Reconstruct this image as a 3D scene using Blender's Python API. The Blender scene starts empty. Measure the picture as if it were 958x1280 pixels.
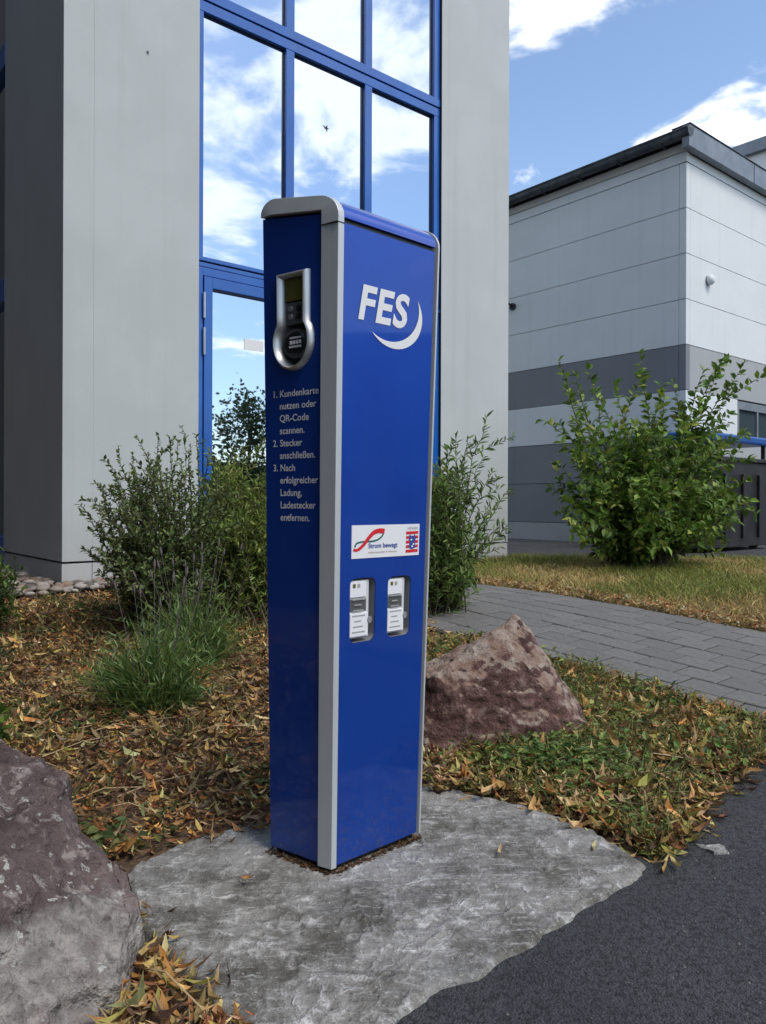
import bpy, bmesh, math, random
import numpy as np
from mathutils import Vector, noise as mnoise
from mathutils.geometry import delaunay_2d_cdt
R = math.radians
random.seed(7)
rng = np.random.default_rng(11)
scene = bpy.context.scene
COL = scene.collection

# ------------------------------------------------------------------ camera
F_PX, CX, HY, EYE = 960.0, 479.0, 628.0, 0.90
cam_d = bpy.data.cameras.new('camera')
cam_d.sensor_fit = 'VERTICAL'
cam_d.sensor_height = 24.0
cam_d.lens = 24.0 * F_PX / 1280.0
cam_d.shift_y = -(640.0 - HY) / 1280.0
cam_d.clip_start = 0.02
cam_d.clip_end = 6000
cam = bpy.data.objects.new('camera', cam_d)
cam.location = (0, 0, EYE)
cam.rotation_euler = (R(90), R(-0.2), 0)
COL.objects.link(cam)
scene.camera = cam

# ------------------------------------------------------------------ sky and sun
SUN_AZ = (0.74, -0.67)          # horizontal direction towards the sun
SUN_EL = 58.0
world = bpy.data.worlds.new('World')
scene.world = world
world.use_nodes = True
nt = world.node_tree
nt.nodes.clear()
def N(tree, typ, **kw):
    n = tree.nodes.new(typ)
    for k, v in kw.items():
        setattr(n, k, v)
    return n
def math_node(tree, op, a, b=None, c=None, clamp=False):
    n = N(tree, 'ShaderNodeMath', operation=op, use_clamp=clamp)
    for i, v in enumerate((a, b, c)):
        if v is None:
            continue
        if isinstance(v, (int, float)):
            n.inputs[i].default_value = v
        else:
            tree.links.new(v, n.inputs[i])
    return n.outputs[0]
def maprange(tree, v, a, b, c=0.0, d=1.0, smooth=True):
    n = N(tree, 'ShaderNodeMapRange', interpolation_type='SMOOTHSTEP' if smooth else 'LINEAR')
    tree.links.new(v, n.inputs[0])
    for i, x in enumerate((a, b, c, d)):
        n.inputs[1 + i].default_value = x
    return n.outputs[0]
def mixcol(tree, fac, a, b, blend='MIX'):
    n = N(tree, 'ShaderNodeMix', data_type='RGBA', blend_type=blend)
    for s, v in ((n.inputs[0], fac), (n.inputs[6], a), (n.inputs[7], b)):
        if isinstance(v, (int, float)):
            s.default_value = v
        elif isinstance(v, (tuple, list)):
            s.default_value = (*v[:3], 1)
        else:
            tree.links.new(v, s)
    return n.outputs[2]
sky = N(nt, 'ShaderNodeTexSky', sky_type='NISHITA', sun_disc=False)
sky.sun_elevation = R(SUN_EL)
sky.sun_rotation = math.atan2(SUN_AZ[0], SUN_AZ[1])
sky.air_density = 1.0
sky.dust_density = 0.7
sky.ozone_density = 1.3
tc = N(nt, 'ShaderNodeTexCoord')
sep = N(nt, 'ShaderNodeSeparateXYZ')
nt.links.new(tc.outputs['Generated'], sep.inputs[0])
zc = math_node(nt, 'MAXIMUM', sep.outputs[2], 0.02)
zc = math_node(nt, 'ADD', zc, 0.16)
cmb = N(nt, 'ShaderNodeCombineXYZ')
nt.links.new(math_node(nt, 'DIVIDE', sep.outputs[0], zc), cmb.inputs[0])
nt.links.new(math_node(nt, 'DIVIDE', sep.outputs[1], zc), cmb.inputs[1])
cmb.inputs[2].default_value = 21.798          # slice of the cloud field
big = N(nt, 'ShaderNodeTexNoise')
big.inputs['Scale'].default_value = 0.8
big.inputs['Detail'].default_value = 2
det = N(nt, 'ShaderNodeTexNoise')
det.inputs['Scale'].default_value = 3.0
det.inputs['Detail'].default_value = 9
det.inputs['Roughness'].default_value = 0.56
det.inputs['Distortion'].default_value = 0.25
nt.links.new(cmb.outputs[0], big.inputs['Vector'])
nt.links.new(cmb.outputs[0], det.inputs['Vector'])
dens = math_node(nt, 'ADD', math_node(nt, 'MULTIPLY', big.outputs[0], 0.85), math_node(nt, 'MULTIPLY', det.outputs[0], 0.75))
cfac = maprange(nt, dens, 0.80, 0.90)
shade = N(nt, 'ShaderNodeTexNoise')
shade.inputs['Scale'].default_value = 3.2
shade.inputs['Detail'].default_value = 6
vm = N(nt, 'ShaderNodeVectorMath', operation='ADD')
vm.inputs[1].default_value = (3.1, 1.7, 2.0)
nt.links.new(cmb.outputs[0], vm.inputs[0])
nt.links.new(vm.outputs[0], shade.inputs['Vector'])
thick = maprange(nt, dens, 0.90, 1.02)
greyf = math_node(nt, 'MULTIPLY', thick, maprange(nt, shade.outputs[0], 0.42, 0.62))
ccol = mixcol(nt, greyf, (1.0, 0.98, 0.95), (0.26, 0.31, 0.37))
bg1 = N(nt, 'ShaderNodeBackground')
nt.links.new(sky.outputs[0], bg1.inputs[0])
bg1.inputs[1].default_value = 0.15
bg2 = N(nt, 'ShaderNodeBackground')
nt.links.new(ccol, bg2.inputs[0])
bg2.inputs[1].default_value = 1.25
mx = N(nt, 'ShaderNodeMixShader')
nt.links.new(math_node(nt, 'MULTIPLY', cfac, 0.95), mx.inputs[0])
nt.links.new(bg1.outputs[0], mx.inputs[1])
nt.links.new(bg2.outputs[0], mx.inputs[2])
wo = N(nt, 'ShaderNodeOutputWorld')
nt.links.new(mx.outputs[0], wo.inputs[0])

sd = bpy.data.lights.new('sun', 'SUN')
sd.energy = 1.5
sd.angle = R(20)
sd.color = (1.0, 0.92, 0.80)
sun = bpy.data.objects.new('sun', sd)
v = Vector((SUN_AZ[0] * math.cos(R(SUN_EL)), SUN_AZ[1] * math.cos(R(SUN_EL)), math.sin(R(SUN_EL))))
sun.rotation_euler = v.to_track_quat('Z', 'Y').to_euler()
sun.location = (10, -10, 15)
COL.objects.link(sun)

scene.view_settings.view_transform = 'Standard'
scene.view_settings.look = 'None'
scene.view_settings.gamma = 1
scene.view_settings.exposure = 0.66

# ------------------------------------------------------------------ helpers
def ray(px, py):
    return Vector(((px - CX) / F_PX, 1.0, (HY - py) / F_PX))
def at(px, py, Y):
    r = ray(px, py)
    return Vector((r.x * Y, Y, EYE + r.z * Y))
def onz(px, py, z=0.0):
    r = ray(px, py)
    return at(px, py, (z - EYE) / r.z)
def sstep(a, b, x):
    t = np.clip((x - a) / (b - a), 0, 1)
    return t * t * (3 - 2 * t)
def gz(x, y):
    """terrain height: level forecourt, bed and lawn rising to the buildings"""
    return -0.02 + 0.22 * sstep(2.3, 6.2, y)

def mesh_obj(name, verts, faces, mat=None, parent=None, smooth=False, cols=None):
    me = bpy.data.meshes.new(name)
    if isinstance(verts, np.ndarray):
        verts = verts.tolist()
    me.from_pydata(verts, [], faces if not isinstance(faces, np.ndarray) else faces.tolist())
    if cols is not None:
        ca = me.color_attributes.new('tint', 'FLOAT_COLOR', 'POINT')
        c = np.ones((len(me.vertices), 4), np.float32)
        c[:, :3] = cols
        ca.data.foreach_set('color', c.ravel())
    if smooth:
        me.polygons.foreach_set('use_smooth', [True] * len(me.polygons))
    me.update()
    return link(name, me, mat, parent)
def link(name, me, mat=None, parent=None):
    o = bpy.data.objects.new(name, me)
    if mat is not None and len(me.materials) == 0:
        me.materials.append(mat)
    COL.objects.link(o)
    if parent is not None:
        o.parent = parent
    return o
def bm_obj(name, bm, mat=None, parent=None, smooth=False):
    bmesh.ops.recalc_face_normals(bm, faces=bm.faces)
    me = bpy.data.meshes.new(name)
    bm.to_mesh(me)
    bm.free()
    if smooth:
        me.polygons.foreach_set('use_smooth', [True] * len(me.polygons))
    return link(name, me, mat, parent)
def tag(o, label=None, cat=None, group=None, kind=None):
    if label: o['label'] = label
    if cat: o['category'] = cat
    if group: o['group'] = group
    if kind: o['kind'] = kind
    return o
def empty(name, label=None, cat=None, group=None):
    o = bpy.data.objects.new(name, None)
    o.empty_display_size = 0.1
    COL.objects.link(o)
    return tag(o, label, cat, group)

class Frame:
    """local axes: a, b horizontal, z up"""
    def __init__(s, o, a, b):
        s.o, s.a, s.b = Vector(o), Vector(a).normalized(), Vector(b).normalized()
    def __call__(s, p, q, z):
        v = s.o + s.a * p + s.b * q
        return Vector((v.x, v.y, z))
def box(fr, p0, p1, q0, q1, z0, z1, name, mat, parent=None, bev=0.0):
    bm = bmesh.new()
    vs = [bm.verts.new(fr(p, q, z)) for p in (p0, p1) for q in (q0, q1) for z in (z0, z1)]
    for f in ((0, 1, 3, 2), (4, 6, 7, 5), (0, 4, 5, 1), (2, 3, 7, 6), (0, 2, 6, 4), (1, 5, 7, 3)):
        bm.faces.new([vs[i] for i in f])
    bmesh.ops.recalc_face_normals(bm, faces=bm.faces)
    if bev > 0:
        bmesh.ops.bevel(bm, geom=list(bm.edges), offset=bev, segments=2, affect='EDGES', profile=0.5)
    return bm_obj(name, bm, mat, parent)
WORLD = Frame((0, 0, 0), (1, 0, 0), (0, 1, 0))

def tube_geo(path, radii, sides, V, Fc):
    """append a tapered tube along path to lists"""
    path = [Vector(p) for p in path]
    base = len(V)
    n = len(path)
    for i, p in enumerate(path):
        d = (path[min(i + 1, n - 1)] - path[max(i - 1, 0)])
        if d.length < 1e-9: d = Vector((0, 0, 1))
        d.normalize()
        u = d.cross(Vector((0.31, 0.17, 0.93)))
        if u.length < 1e-4: u = d.cross(Vector((1, 0, 0)))
        u.normalize()
        w = d.cross(u)
        for k in range(sides):
            a = 2 * math.pi * k / sides
            V.append(tuple(p + (u * math.cos(a) + w * math.sin(a)) * radii[i]))
    for i in range(n - 1):
        for k in range(sides):
            k2 = (k + 1) % sides
            Fc.append((base + i * sides + k, base + i * sides + k2, base + (i + 1) * sides + k2, base + (i + 1) * sides + k))
    Fc.append(tuple(base + k for k in range(sides))[::-1])
    Fc.append(tuple(base + (n - 1) * sides + k for k in range(sides)))

# leaf templates: (along, across, lift)
LEAF_T = {
    'lance': ([(0, 0, 0), (.28, .5, .05), (.28, -.5, .05), (.65, .42, .02), (.65, -.42, .02), (1, 0, -.10), (.45, 0, -.04)],
              [(0, 6, 1), (0, 2, 6), (1, 6, 3), (2, 4, 6), (3, 6, 5), (6, 4, 5)]),
    'ovate': ([(0, 0, 0), (.22, .42, .06), (.22, -.42, .06), (.55, .5, .05), (.55, -.5, .05), (1, 0, -.12), (.5, 0, -.03)],
              [(0, 6, 1), (0, 2, 6), (1, 6, 3), (2, 4, 6), (3, 6, 5), (6, 4, 5)]),
    'curl': ([(0, 0, .10), (.3, .5, .0), (.3, -.5, .03), (.7, .45, .05), (.7, -.4, -.02), (1, .1, .16), (.5, 0, -.05)],
             [(0, 6, 1), (0, 2, 6), (1, 6, 3), (2, 4, 6), (3, 6, 5), (6, 4, 5)]),
}
def norm(a):
    return a / np.maximum(np.linalg.norm(a, axis=1, keepdims=True), 1e-9)
def leaves_arrays(O, D, Nn, L, W, kind, curl=1.0):
    T, Fc = LEAF_T[kind]
    T = np.array(T)
    D = norm(D)
    S = norm(np.cross(D, Nn))
    U = np.cross(S, D)
    n, m = len(O), len(T)
    cu = curl if isinstance(curl, np.ndarray) else np.full(n, curl)
    V = (O[:, None] + D[:, None] * (T[None, :, 0:1] * L[:, None, None]) + S[:, None] * (T[None, :, 1:2] * W[:, None, None])
         + U[:, None] * (T[None, :, 2:3] * (L * cu)[:, None, None]))
    Fa = (np.array(Fc)[None] + (np.arange(n) * m)[:, None, None]).reshape(-1, 3)
    return V.reshape(-1, 3), Fa, m
def leaf_mesh(name, O, D, Nn, L, W, cols, kind, mat, parent=None, curl=1.0):
    V, Fa, m = leaves_arrays(O, D, Nn, L, W, kind, curl)
    return mesh_obj(name, V, Fa, mat, parent, cols=np.repeat(cols, m, axis=0))
def leaf_colors(n, palette, weights, jit=0.18):
    p = np.array(palette)
    w = np.array(weights, float)
    c = p[rng.choice(len(p), n, p=w / w.sum())]
    return np.clip(c * (1 + rng.normal(0, jit, (n, 1))) * (1 + rng.normal(0, jit * .3, (n, 3))), 0.004, 0.9)
def rand_unit(n):
    return norm(rng.normal(size=(n, 3)))
def blade_mesh(name, B, H, W, lean, cols, mat, parent=None):
    """curved grass blades: B base (n,3), H heights, W widths, lean (n,2) horizontal tip offset"""
    n = len(B)
    ang = rng.uniform(0, 2 * math.pi, n)
    S = np.stack([np.cos(ang), np.sin(ang), np.zeros(n)], 1)
    V = np.zeros((n, 5, 3))
    ln = np.concatenate([lean, np.zeros((n, 1))], 1)
    for k, (h, w) in enumerate(((0, 1), (.55, .8))):
        c = B + ln * (h ** 2) + np.array([0, 0, 1.0]) * (H * h)[:, None]
        V[:, 2 * k] = c + S * (W * w / 2)[:, None]
        V[:, 2 * k + 1] = c - S * (W * w / 2)[:, None]
    V[:, 4] = B + ln + np.array([0, 0, 1.0]) * (H * (1 - .25 * np.minimum(1, np.linalg.norm(lean, axis=1) / H)))[:, None]
    base = (np.arange(n) * 5)[:, None]
    tri = np.concatenate([base + np.array([[0, 1, 3]]), base + np.array([[0, 3, 2]]), base + np.array([[2, 3, 4]])], 0)
    return mesh_obj(name, V.reshape(-1, 3), tri, mat, parent, cols=np.repeat(cols, 5, axis=0))

def in_poly(P, poly):
    x, y = P[:, 0], P[:, 1]
    inside = np.zeros(len(P), bool)
    n = len(poly)
    for i in range(n):
        x1, y1 = poly[i][:2]
        x2, y2 = poly[(i + 1) % n][:2]
        c = ((y1 > y) != (y2 > y))
        with np.errstate(divide='ignore', invalid='ignore'):
            xi = (x2 - x1) * (y - y1) / (y2 - y1 + 1e-12) + x1
        inside ^= c & (x < xi)
    return inside
def scatter(poly, n):
    poly = np.array([p[:2] for p in poly])
    lo, hi = poly.min(0), poly.max(0)
    out = np.zeros((0, 2))
    while len(out) < n:
        P = rng.uniform(lo, hi, (n * 2, 2))
        out = np.concatenate([out, P[in_poly(P, poly)]])
    return out[:n]
def sheet(name, poly, dz, mat, step=0.4, region=None, zf=None, nz=0.0):
    """surface following the terrain inside a polygon"""
    poly = [tuple(p[:2]) for p in poly]
    # densify the outline inside the working region so that the edge follows the terrain
    pts = []
    for i in range(len(poly)):
        a, b = np.array(poly[i]), np.array(poly[(i + 1) % len(poly)])
        k = max(1, min(60, int(np.linalg.norm(b - a) / step)))
        for j in range(k):
            pts.append(tuple(a + (b - a) * j / k))
    nb = len(pts)
    A = np.array(pts)
    lo, hi = A.min(0), A.max(0)
    if region: lo, hi = np.maximum(lo, region[0]), np.minimum(hi, region[1])
    gx, gy = np.meshgrid(np.arange(lo[0], hi[0], step), np.arange(lo[1], hi[1], step))
    G = np.stack([gx.ravel(), gy.ravel()], 1)
    G = G + rng.uniform(-.2, .2, G.shape) * step
    G = G[in_poly(G, pts)]
    allp = [Vector(p) for p in pts] + [Vector(p) for p in G.tolist()]
    edges = [(i, (i + 1) % nb) for i in range(nb)]
    vo, eo, fo, *_ = delaunay_2d_cdt(allp, edges, [list(range(nb))], 1, 1e-5)
    V = []
    for p in vo:
        z = float((zf or gz)(p.x, p.y)) + dz
        if nz: z += nz * mnoise.noise(Vector((p.x * 3, p.y * 3, 0)))
        V.append((p.x, p.y, z))
    F2 = []
    for f in fo:
        a, b, c = (vo[f[0]], vo[f[1]], vo[f[2]])
        cr = (b.x - a.x) * (c.y - a.y) - (b.y - a.y) * (c.x - a.x)
        F2.append(tuple(f) if cr > 0 else tuple(f)[::-1])
    return mesh_obj(name, V, F2, mat, None, smooth=True)

# ------------------------------------------------------------------ materials
def material(name, base=(.5, .5, .5), rough=0.6, metallic=0.0, spec=0.5, coat=0.0, coat_rough=0.05, build=None):
    m = bpy.data.materials.new(name)
    m.use_nodes = True
    t = m.node_tree
    b = t.nodes['Principled BSDF']
    b.inputs['Base Color'].default_value = (*base, 1)
    b.inputs['Roughness'].default_value = rough
    b.inputs['Metallic'].default_value = metallic
    b.inputs['Specular IOR Level'].default_value = spec
    b.inputs['Coat Weight'].default_value = coat
    b.inputs['Coat Roughness'].default_value = coat_rough
    if build: build(t, b)
    return m
def tnoise(t, scale, detail=4, rough=.55, coord='Object', dist=0.0, stretch=None, typ='ShaderNodeTexNoise'):
    c = N(t, 'ShaderNodeTexCoord')
    src = c.outputs[coord]
    if stretch:
        mp = N(t, 'ShaderNodeMapping')
        mp.inputs['Scale'].default_value = stretch
        t.links.new(src, mp.inputs[0])
        src = mp.outputs[0]
    n = N(t, typ)
    n.inputs['Scale'].default_value = scale
    if 'Detail' in n.inputs: n.inputs['Detail'].default_value = detail
    if 'Roughness' in n.inputs: n.inputs['Roughness'].default_value = rough
    if dist and 'Distortion' in n.inputs: n.inputs['Distortion'].default_value = dist
    t.links.new(src, n.inputs['Vector'])
    return n.outputs[0]
def bump(t, b, height, strength=.4, dist=.01, prev=None):
    n = N(t, 'ShaderNodeBump')
    n.inputs['Strength'].default_value = strength
    n.inputs['Distance'].default_value = dist
    t.links.new(height, n.inputs['Height'])
    if prev is not None: t.links.new(prev, n.inputs['Normal'])
    t.links.new(n.outputs[0], b.inputs['Normal'])
    return n.outputs[0]
def setc(t, b, c):
    t.links.new(c, b.inputs['Base Color'])

def mat_wall(name, base, amt=.07, streak=True):
    def f(t, b):
        n1 = tnoise(t, 1.6, 5, .6)
        c = mixcol(t, maprange(t, n1, .35, .7), tuple(x * (1 - amt) for x in base), base)
        if streak:
            s = tnoise(t, 1.0, 4, .6, stretch=(7, 7, .25))
            c = mixcol(t, math_node(t, 'MULTIPLY', maprange(t, s, .52, .75), .22), c, tuple(x * .72 for x in base))
        sp = tnoise(t, 60, 2)
        c = mixcol(t, math_node(t, 'MULTIPLY', maprange(t, sp, .62, .75), .10), c, tuple(x * .6 for x in base))
        setc(t, b, c)
        bump(t, b, tnoise(t, 220, 3), .12, .003)
    return material(name, base, .75, build=f, spec=.3)
M = {}
M['plaster'] = mat_wall('plaster', (.475, .51, .515))
M['plinth'] = mat_wall('plinth', (.52, .54, .55), .12)
M['panel_white'] = mat_wall('panel_white', (.66, .70, .715), .04)
M['panel_grey'] = mat_wall('panel_grey', (.21, .225, .245), .06)
M['panel_mid'] = mat_wall('panel_mid', (.36, .38, .39), .06)
M['shadow_gap'] = material('shadow_gap', (.04, .04, .045), .9)
M['slate'] = mat_wall('slate', (.045, .05, .058), .15)
M['trim'] = mat_wall('trim', (.50, .49, .46), .1)
def f(t, b):
    c = mixcol(t, maprange(t, tnoise(t, 6, 4), .35, .7), (.055, .065, .075), (.10, .11, .12))
    setc(t, b, c)
M['gutter'] = material('gutter', (.08, .09, .1), .45, .6, build=f)
def f(t, b):
    c = mixcol(t, maprange(t, tnoise(t, 4, 4), .3, .7), (.16, .19, .22), (.22, .25, .28))
    setc(t, b, c)
M['verge'] = material('verge', (.2, .22, .25), .5, .3, build=f)
def f(t, b):
    c = mixcol(t, maprange(t, tnoise(t, 3, 4), .3, .7), (.006, .09, .38), (.009, .11, .44))
    setc(t, b, c)
    bump(t, b, tnoise(t, 90, 2), .04, .002)
M['blue_frame'] = material('blue_frame', (.01, .09, .38), .32, build=f, coat=.3)
def f(t, b):
    bump(t, b, tnoise(t, .9, 2), .10, .02)
M['glass'] = material('glass', (.50, .57, .64), .012, 1.0, build=f)
M['dark_glass'] = material('dark_glass', (.05, .07, .08), .05, spec=.8)
M['gasket'] = material('gasket', (.012, .013, .016), .6)
M['steel'] = material('steel', (.62, .63, .64), .3, .9)
def f(t, b):
    c = mixcol(t, maprange(t, tnoise(t, 5, 5), .3, .7), (.0002, .048, .35), (.0003, .058, .39))
    d = tnoise(t, 400, 2)
    c = mixcol(t, math_node(t, 'MULTIPLY', maprange(t, d, .70, .78), .25), c, (.10, .13, .25))
    g = N(t, 'ShaderNodeNewGeometry'); sz = N(t, 'ShaderNodeSeparateXYZ'); t.links.new(g.outputs['Position'], sz.inputs[0])
    spl = math_node(t, 'MULTIPLY', maprange(t, sz.outputs[2], .02, .22, 1, 0), maprange(t, tnoise(t, 90, 4, .7), .50, .66))
    c = mixcol(t, math_node(t, 'MULTIPLY', spl, .5), c, (.10, .085, .07))
    run = tnoise(t, 1, 5, .6, stretch=(45, 45, 1.6))
    c = mixcol(t, math_node(t, 'MULTIPLY', maprange(t, run, .60, .76), .05), c, (.10, .13, .24))
    setc(t, b, c)
    b.inputs['Coat Roughness'].default_value = .05
    t.links.new(maprange(t, tnoise(t, 14, 5), .3, .7, .03, .07), b.inputs['Coat Roughness'])
    bump(t, b, tnoise(t, 3.5, 2), .02, .01)
M['charger_blue'] = material('charger_blue', (.0015, .02, .2), .50, .55, build=f, coat=.75, coat_rough=.05, spec=.5)
def f(t, b):
    s = tnoise(t, 1, 3, stretch=(300, 300, 2))
    c = mixcol(t, maprange(t, s, .3, .7), (.50, .53, .55), (.53, .56, .58))
    setc(t, b, c)
M['aluminium'] = material('aluminium', (.45, .47, .48), .40, .25, build=f)
M['chrome'] = material('chrome', (.46, .48, .49), .36, .75)
M['black_plastic'] = material('black_plastic', (.012, .012, .014), .35)
M['grey_plastic'] = material('grey_plastic', (.09, .095, .10), .4)
M['print_white'] = material('print_white', (.72, .73, .74), .5)
M['lcd'] = material('lcd', (.12, .11, .02), .2)
M['sticker'] = material('sticker', (.74, .75, .77), .45)
M['red'] = material('red', (.60, .012, .02), .5)
M['green_dark'] = material('green_dark', (.01, .12, .10), .5)
M['ink_blue'] = material('ink_blue', (.02, .06, .28), .5)
M['ink_grey'] = material('ink_grey', (.35, .34, .33), .5)
M['meter'] = material('meter', (.58, .59, .60), .4)
M['meter_grey'] = material('meter_grey', (.22, .23, .25), .4)
def f(t, b):
    n1 = tnoise(t, 5, 6, .62)
    c = mixcol(t, maprange(t, n1, .3, .7), (.06, .042, .028), (.14, .095, .06))
    n2 = tnoise(t, 45, 4, .6)
    c = mixcol(t, math_node(t, 'MULTIPLY', maprange(t, n2, .5, .7), .6), c, (.20, .14, .085))
    setc(t, b, c)
    bump(t, b, math_node(t, 'ADD', tnoise(t, 30, 5), n2), .8, .02)
M['soil'] = material('soil', (.07, .05, .03), .95, build=f, spec=.2)
def f(t, b):
    v1 = tnoise(t, 150, typ='ShaderNodeTexVoronoi')
    v2 = tnoise(t, 75, 5, .7)
    n1 = tnoise(t, 2.2, 6, .6)
    c = mixcol(t, maprange(t, n1, .3, .7), (.064, .069, .078), (.098, .103, .113))
    c = mixcol(t, maprange(t, v2, .46, .60), c, (.036, .038, .043))
    sp = tnoise(t, 210, 3, .7)
    c = mixcol(t, math_node(t, 'MULTIPLY', maprange(t, sp, .55, .68), .75), c, (.17, .175, .18))
    du = tnoise(t, 6, 6, .65)
    c = mixcol(t, math_node(t, 'MULTIPLY', maprange(t, du, .56, .72), .35), c, (.13, .125, .12))
    setc(t, b, c)
    h = math_node(t, 'ADD', math_node(t, 'MULTIPLY', v1, -1.2), v2)
    bump(t, b, h, 1.0, .010)
M['asphalt'] = material('asphalt', (.04, .04, .045), .75, build=f, spec=.4)
def f(t, b):
    n1 = tnoise(t, 5, 7, .68)
    n2 = tnoise(t, 26, 6, .7)
    n3 = tnoise(t, 2.0, 4)
    c = mixcol(t, maprange(t, n1, .36, .64), (.080, .076, .064), (.26, .253, .235))
    c = mixcol(t, math_node(t, 'MULTIPLY', maprange(t, n2, .50, .64), .35), c, (.36, .36, .35))
    drag = tnoise(t, 9, 6, .7, stretch=(1.2, 5.5, 1))
    c = mixcol(t, math_node(t, 'MULTIPLY', maprange(t, drag, .54, .64), .55), c, (.45, .45, .44))
    c = mixcol(t, math_node(t, 'MULTIPLY', maprange(t, drag, .46, .34), .5), c, (.07, .068, .06))
    # creases left by a sheet that lay on the fresh concrete
    tcx = N(t, 'ShaderNodeTexCoord')   # object space
    wv = N(t, 'ShaderNodeTexNoise'); wv.inputs['Scale'].default_value = 5; wv.inputs['Detail'].default_value = 4
    t.links.new(tcx.outputs['Object'], wv.inputs['Vector'])
    va_ = N(t, 'ShaderNodeVectorMath', operation='MULTIPLY_ADD')
    t.links.new(wv.outputs[1], va_.inputs[0]); va_.inputs[1].default_value = (.22, .22, .22)
    t.links.new(tcx.outputs['Object'], va_.inputs[2])
    cre = None
    for sc_, wd, st_ in ((4.5, .055, (1, 2.0, 1)), (10.0, .075, (1.8, 1, 1))):
        mp = N(t, 'ShaderNodeMapping'); mp.inputs['Scale'].default_value = st_; mp.inputs['Rotation'].default_value = (0, 0, .6)
        t.links.new(va_.outputs[0], mp.inputs[0])
        vo = N(t, 'ShaderNodeTexVoronoi', feature='DISTANCE_TO_EDGE'); vo.inputs['Scale'].default_value = sc_
        t.links.new(mp.outputs[0], vo.inputs['Vector'])
        e_ = maprange(t, vo.outputs[0], 0, wd, 1, 0)
        cre = e_ if cre is None else math_node(t, 'MAXIMUM', cre, math_node(t, 'MULTIPLY', e_, .7))
    cre = math_node(t, 'MULTIPLY', math_node(t, 'MULTIPLY', cre, maprange(t, n1, .42, .60)), maprange(t, n2, .38, .60))
    c = mixcol(t, math_node(t, 'MULTIPLY', cre, .95), c, (.62, .615, .60))
    c = mixcol(t, math_node(t, 'MULTIPLY', maprange(t, n3, .46, .66), .35), c, (.34, .345, .345))
    pit = tnoise(t, 120, 4, .7)
    c = mixcol(t, math_node(t, 'MULTIPLY', maprange(t, pit, .56, .70), .7), c, (.045, .045, .042))
    wsp = tnoise(t, 150, 4, .7)
    c = mixcol(t, math_node(t, 'MULTIPLY', maprange(t, wsp, .58, .68), .6), c, (.55, .55, .54))
    setc(t, b, c)
    h = math_node(t, 'ADD', math_node(t, 'ADD', math_node(t, 'MULTIPLY', n2, 1.3), math_node(t, 'MULTIPLY', cre, .55)), math_node(t, 'MULTIPLY', pit, -.5))
    bump(t, b, h, .8, .012)
M['concrete'] = material('concrete', (.25, .25, .24), .8, build=f, spec=.35)
def f(t, b):
    oi = N(t, 'ShaderNodeObjectInfo')
    c = mixcol(t, oi.outputs['Random'], (.125, .123, .118), (.155, .152, .146))
    c = mixcol(t, math_node(t, 'MULTIPLY', maprange(t, tnoise(t, 30, 5), .4, .7), .5), c, (.075, .076, .078))
    setc(t, b, c)
    bump(t, b, tnoise(t, 180, 3), .4, .003)
M['paver'] = material('paver', (.13, .13, .135), .8, build=f, spec=.35)
M['grit_grey'] = material('grit_grey', (.17, .17, .165), .85)
M['joint_sand'] = material('joint_sand', (.055, .050, .044), .95, spec=.2)
def leaf_material(name, transl=.3, rough=.5, spec=.35):
    m = bpy.data.materials.new(name)
    m.use_nodes = True
    t = m.node_tree
    b = t.nodes['Principled BSDF']
    a = N(t, 'ShaderNodeAttribute', attribute_name='tint')
    c = mixcol(t, math_node(t, 'MULTIPLY', maprange(t, tnoise(t, 60, 3), .4, .7), .35), a.outputs[0], (.05, .035, .02))
    t.links.new(c, b.inputs['Base Color'])
    b.inputs['Roughness'].default_value = rough
    b.inputs['Specular IOR Level'].default_value = spec
    tr = N(t, 'ShaderNodeBsdfTranslucent')
    t.links.new(c, tr.inputs[0])
    ms = N(t, 'ShaderNodeMixShader')
    ms.inputs[0].default_value = transl
    t.links.new(b.outputs[0], ms.inputs[1])
    t.links.new(tr.outputs[0], ms.inputs[2])
    t.links.new(ms.outputs[0], t.nodes['Material Output'].inputs[0])
    return m
M['leaf'] = leaf_material('leaf')
M['dry_leaf'] = leaf_material('dry_leaf', .15, .7, .2)
M['grass'] = leaf_material('grass', .25, .6, .25)
def f(t, b):
    c = mixcol(t, maprange(t, tnoise(t, 40, 4), .3, .7), (.05, .038, .028), (.11, .085, .06))
    setc(t, b, c)
M['bark'] = material('bark', (.08, .06, .04), .85, build=f, spec=.2)
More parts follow.
